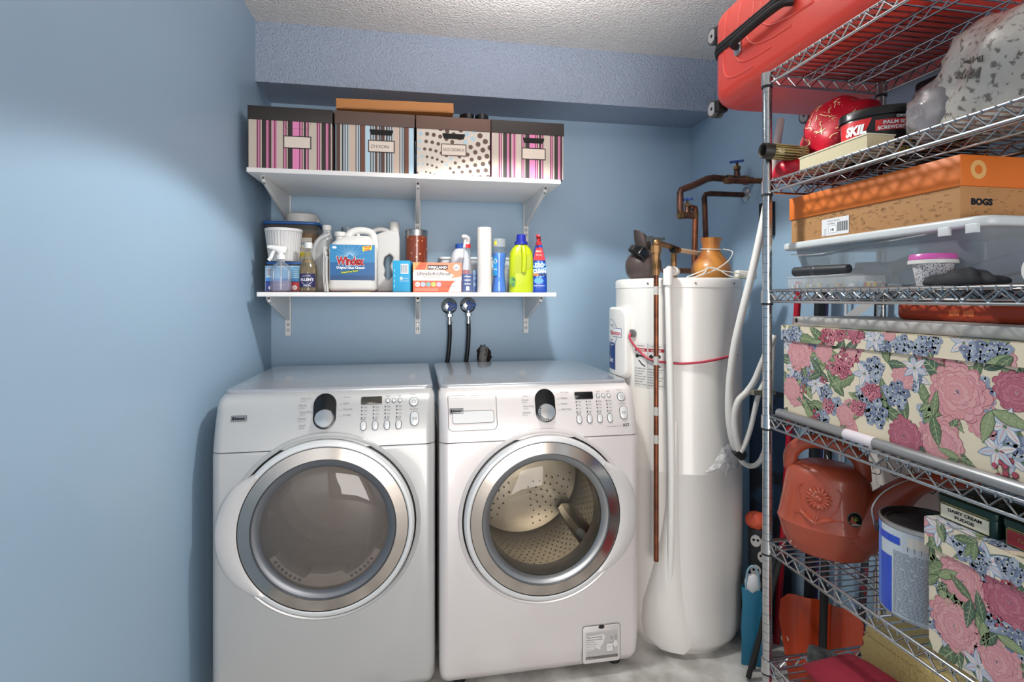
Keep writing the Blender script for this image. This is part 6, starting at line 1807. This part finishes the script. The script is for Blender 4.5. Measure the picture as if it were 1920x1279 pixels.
# ------------------------------------------------------------------ corner behind the rack end
def stick(name, label, cat, p0, p1, r, m, cap_m=None, r_cap=None, cl=.12):
    p0 = Vector(p0); p1 = Vector(p1)
    t = thing(name, label, cat, p0, group='poles leaning in the corner behind the rack'); d = p1 - p0
    g = G(); g.cyl((0, 0, 0), d, r, m, n=16); g.build('shaft', t)
    if cap_m:
        g = G(); q = d.normalized(); g.cyl(d - q * cl, d + q * .004, r_cap or r * 1.25, cap_m, n=16); g.build('grip', t)
    return t
# snow shovel
t = thing('snow_shovel', 'orange-red plastic shovel leaning in the corner behind the rack', 'shovel', (1.33, 1.60, 0))
orr = M('#b13c16', .32, coat=.3)
g = G(); cols = 13; rows = 8; vs = []; fs = []
for i in range(rows):
    v_ = i / (rows - 1)
    for j in range(cols):
        u_ = -1 + 2 * j / (cols - 1)
        hw_ = .115 - .045 * (1 - v_) ** 1.2 * 1.0 if v_ < .9 else .108
        hw_ = .075 + .045 * min(1, v_ * 1.4)
        x = hw_ * u_; z = .005 + .27 * v_ - .018 * (abs(u_) > .9) * (v_ > .95)
        y = -.03 * (1 - v_) - .028 * u_ * u_ + .006 * math.cos(u_ * 3 * PI)
        vs.append((x, y, z))
m0 = len(vs)
vs += [(x, y + .004, z) for x, y, z in vs]
for i in range(rows - 1):
    for j in range(cols - 1):
        a = i * cols + j; fs.append((a, a + 1, a + cols + 1, a + cols)); fs.append((m0 + a + cols, m0 + a + cols + 1, m0 + a + 1, m0 + a))
for j in range(cols - 1):
    a = j; fs.append((a + m0, a + 1 + m0, a + 1, a)); a = (rows - 1) * cols + j; fs.append((a, a + 1, a + 1 + m0, a + m0))
for i in range(rows - 1):
    a = i * cols; fs.append((a, a + cols, a + cols + m0, a + m0)); a = i * cols + cols - 1; fs.append((a + m0, a + cols + m0, a + cols, a))
g.add(vs, fs, orr, T=RZ(R(-38)) @ RY(R(4)))
g.build('blade', t, sharp=60)
g = G(); T = RZ(R(-38)) @ RY(R(4)) @ TX((-.098, -.034, .13)) @ RX(PI / 2); g.cyl(T @ Vector((0, 0, 0)), T @ Vector((0, 0, .004)), .012, M('#cbbfa8', .6), n=20); g.build('rivet', t, 'pale round sticker')
g = G(); g.cyl((-.02, -.06, .10), (.085, .02, 1.20), .0125, blk_m, n=16); g.build('shaft', t, 'black shaft')
g = G()
def shf(x, y, l=0):
    p = Vector((-.02, -.06, .10)).lerp(Vector((.085, .02, 1.20)), x); return p + Vector((-.0096 + y * .6, -.0096 - y * .6, 0)) * 1.02
g.text('VERSA', .52, -.004, .008, wt, shf, l=0, w=.09, bold=.03)
g.build('print', t)
stick('pole', 'red metal pole leaning in the corner behind the rack', 'pole', (1.335, 1.80, 0), (1.375, 1.73, 1.36), .0115, M('#b3162c', .3))
stick('pole', 'black flat pole leaning beside the red pole behind the rack', 'pole', (1.40, 1.72, 0), (1.405, 1.66, 1.36), .017, M('#20242a', .5))
stick('pole', 'purple pole leaning between the black pole and the shovel shaft', 'pole', (1.44, 1.74, 0), (1.432, 1.665, 1.36), .0105, M('#54467c', .4))
stick('pole', 'thin pale pole leaning next to the purple pole', 'pole', (1.455, 1.66, 0), (1.445, 1.585, 1.36), .005, M('#cfcfd4', .4))
stick('pole', 'dark pole with red flecks leaning by the rear rack post', 'pole', (1.425, 1.52, 0), (1.43, 1.44, 1.36), .011, M('#26262b', .5, mix=('#7a2436', 30, .5, .55)))
g = G(); g.loft([[(-.02, -.004, 0), (.02, -.004, 0), (.02, .004, 0), (-.02, .004, 0)], [(.055, -.004, .07), (.075, -.004, .05), (.075, .004, .05), (.055, .004, .07)]], M('#d9d6d4', .5)) if False else g.box(-.012, .012, -.005, .005, 0, .13, M('#d9d6d4', .5), T=RY(R(48)))
solo(g, 'plastic_strip', 'short white plastic strip wedged between the leaning poles', 'strip', (1.335, 1.50, 1.21), R(-40))
# dark bag standing behind the post
g = G(); g.rbox(-.07, .07, -.06, .06, 0, .92, .04, .02, M('#20262f', .8, mix=('#2d4560', 7, .46, .54)))
solo(g, 'folded_chair_bag', 'tall dark bag standing in the corner right of the water heater', 'bag', (1.385, 1.905, .0005), R(10))
# loop of white hose
t = thing('white_hose', 'white flexible hose hanging in a loop beside the water heater', 'hose', (1.10, 1.66, .70))
hp_ = lambda u, v, Y: (lambda a: (lambda d: Vector((d * (.17708 + a * .98420), Y, 1.3 + (558 - v) / 1000 * d)))(Y / (.98420 - a * .17708)))((u - 960) / 1000)
pts = [(1464, 224, 1.62), (1453, 295, 1.62), (1437, 385, 1.62), (1415, 490, 1.63), (1393, 580, 1.64), (1377, 650, 1.65), (1368, 720, 1.66), (1367, 780, 1.66), (1374, 825, 1.66), (1384, 848, 1.66)]
pts2 = [(1384, 848, 1.66), (1392, 866, 1.655), (1408, 874, 1.65), (1424, 866, 1.64), (1436, 838, 1.64), (1442, 800, 1.64), (1445, 730, 1.64), (1450, 640, 1.64)]
pts3 = [(1386, 846, 1.645), (1379, 815, 1.645), (1377, 780, 1.645), (1384, 752, 1.64), (1400, 735, 1.64), (1414, 715, 1.63), (1425, 690, 1.62), (1438, 660, 1.60), (1452, 630, 1.6)]
pts4 = [(1388, 848, 1.64), (1398, 830, 1.64), (1408, 800, 1.635), (1416, 765, 1.63), (1424, 735, 1.62), (1440, 700, 1.62)]
loc = t.location.copy()
wh = M('#d6d3ce', .4)
for pp, r_ in ((pts, .0125), (pts2, .0085), (pts3, .0105), (pts4, .0085)):
    g = G(); g.tube([hp_(*p) - loc for p in pp], r_, wh, n=12, k=5); g.build('hose_run', t)
g = G(); p = hp_(1386, 850, 1.652) - loc; g.cyl(p + Vector((-.012, 0, .012)), p + Vector((.014, 0, -.012)), .017, blk_m, n=14); g.build('clip', t, 'dark clip at the bottom of the loop')
g = G(); p = hp_(1424, 735, 1.62) - loc; g.box(p.x - .03, p.x + .05, p.y - .015, p.y + .015, p.z - .008, p.z + .008, M('#8b8a7c', .4, .5)); g.build('hanger', t, 'grey metal hanger')
# teal bag
t = thing('gift_bag', 'teal paper gift bag on floor beside the heater base', 'bag', (1.183, 1.722, .0005), R(-32))
teal = M('#1d6f8e', .45)
g = G(); rings = []
for z, w, d in ((0, .070, .055), (.003, .072, .056), (.10, .074, .05), (.20, .072, .03), (.262, .070, .02)):
    rings.append([(x * w / .07 + .003 * math.sin(z * 40 + y * 60), y + .004 * math.sin(z * 33 + x * 50), z) for x, y in rrect(.07, d, .004, 3)])
g.loft(rings, teal, cap=(True, False)); g.build('bag', t, sharp=60)
g = G(); g.ball((0, 0, .275), .03, M('#d4d5d6', .6), (.9, .5, 1.3), 20, 12, fn=filmf); g.build('tissue', t, 'white tissue paper'); 
g = G(); g.tube([(-.022, -.008, .255), (-.018, -.008, .32), (0, -.008, .345), (.018, -.008, .32), (.022, -.008, .255)], .0035, M('#7fa3b4', .5), n=8, k=5); g.build('handle', t)
# orange hat and patterned bag behind the post
g = G(); g.ball((0, 0, 0), .034, M('#d8593a', .5), (1, .7, 1), 20, 12, fn=filmf)
t = thing('cat_print_bag', 'dark bag with white skull-like print and orange top behind the rack post', 'bag', (1.262, 1.80, .0005), R(-32))
g = G(); g.rbox(-.036, .036, -.03, .03, 0, .44, .02, .01, M('#1d1e22', .7)); g.build('bag', t)
g = G(); f = front(0, -.0302, 0)
for x, y in ((-.012, .40), (.012, .345), (-.012, .29)):
    g.mark(circ(.018, 18, x, y, .022), M('#cfcac4', .6), f, 0); g.mark(circ(.005, 8, x - .007, y + .003), blk, f, 1); g.mark(circ(.005, 8, x + .007, y + .003), blk, f, 1)
g.build('print', t, 'pale face print')
g = G(); g.ball((-.01, 0, .465), .038, M('#d8593a', .5), (1, .8, .9), 20, 12, fn=filmf); g.build('top', t, 'orange top')
# grey box / board behind
g = G(); g.rbox(-.09, .09, -.006, .006, 0, .42, .004, .002, M('#b5ada5', .6)); solo(g, 'cardboard_sheet', 'pale grey board standing against the right wall behind the rear rack post', 'board', (1.458, 1.40, .002), 0, rot=(0, 0, R(-90)))
# folding stand legs
t = thing('folding_stand', 'black folding metal stand with angled tube legs at the rack end', 'stand', (1.12, 1.555, 0))
g = G(); g.cyl((-.01, .085, .01), (.10, .065, .42), .0085, blk_m, n=12); g.build('leg', t)
g = G(); g.cyl((.035, .125, .01), (.10, .085, .42), .0085, blk_m, n=12); g.build('leg', t)
g = G(); g.cyl((.09, .03, .42), (.10, .13, .42), .0095, blk_m, n=12); g.build('crossbar', t)
# small black box on the right wall
t = thing('junction_box', 'small black electrical box on the right wall behind the rack post', 'junction box', (XR, 2.02, 1.63))
g = G(); g.rbox(-.03, -.0005, -.035, .035, -.07, .07, .004, .002, blk_m); g.build('box', t)
g = G(); g.cyl((-.03, 0, .03), (-.034, 0, .03), .006, steel, n=10); g.build('screw', t)
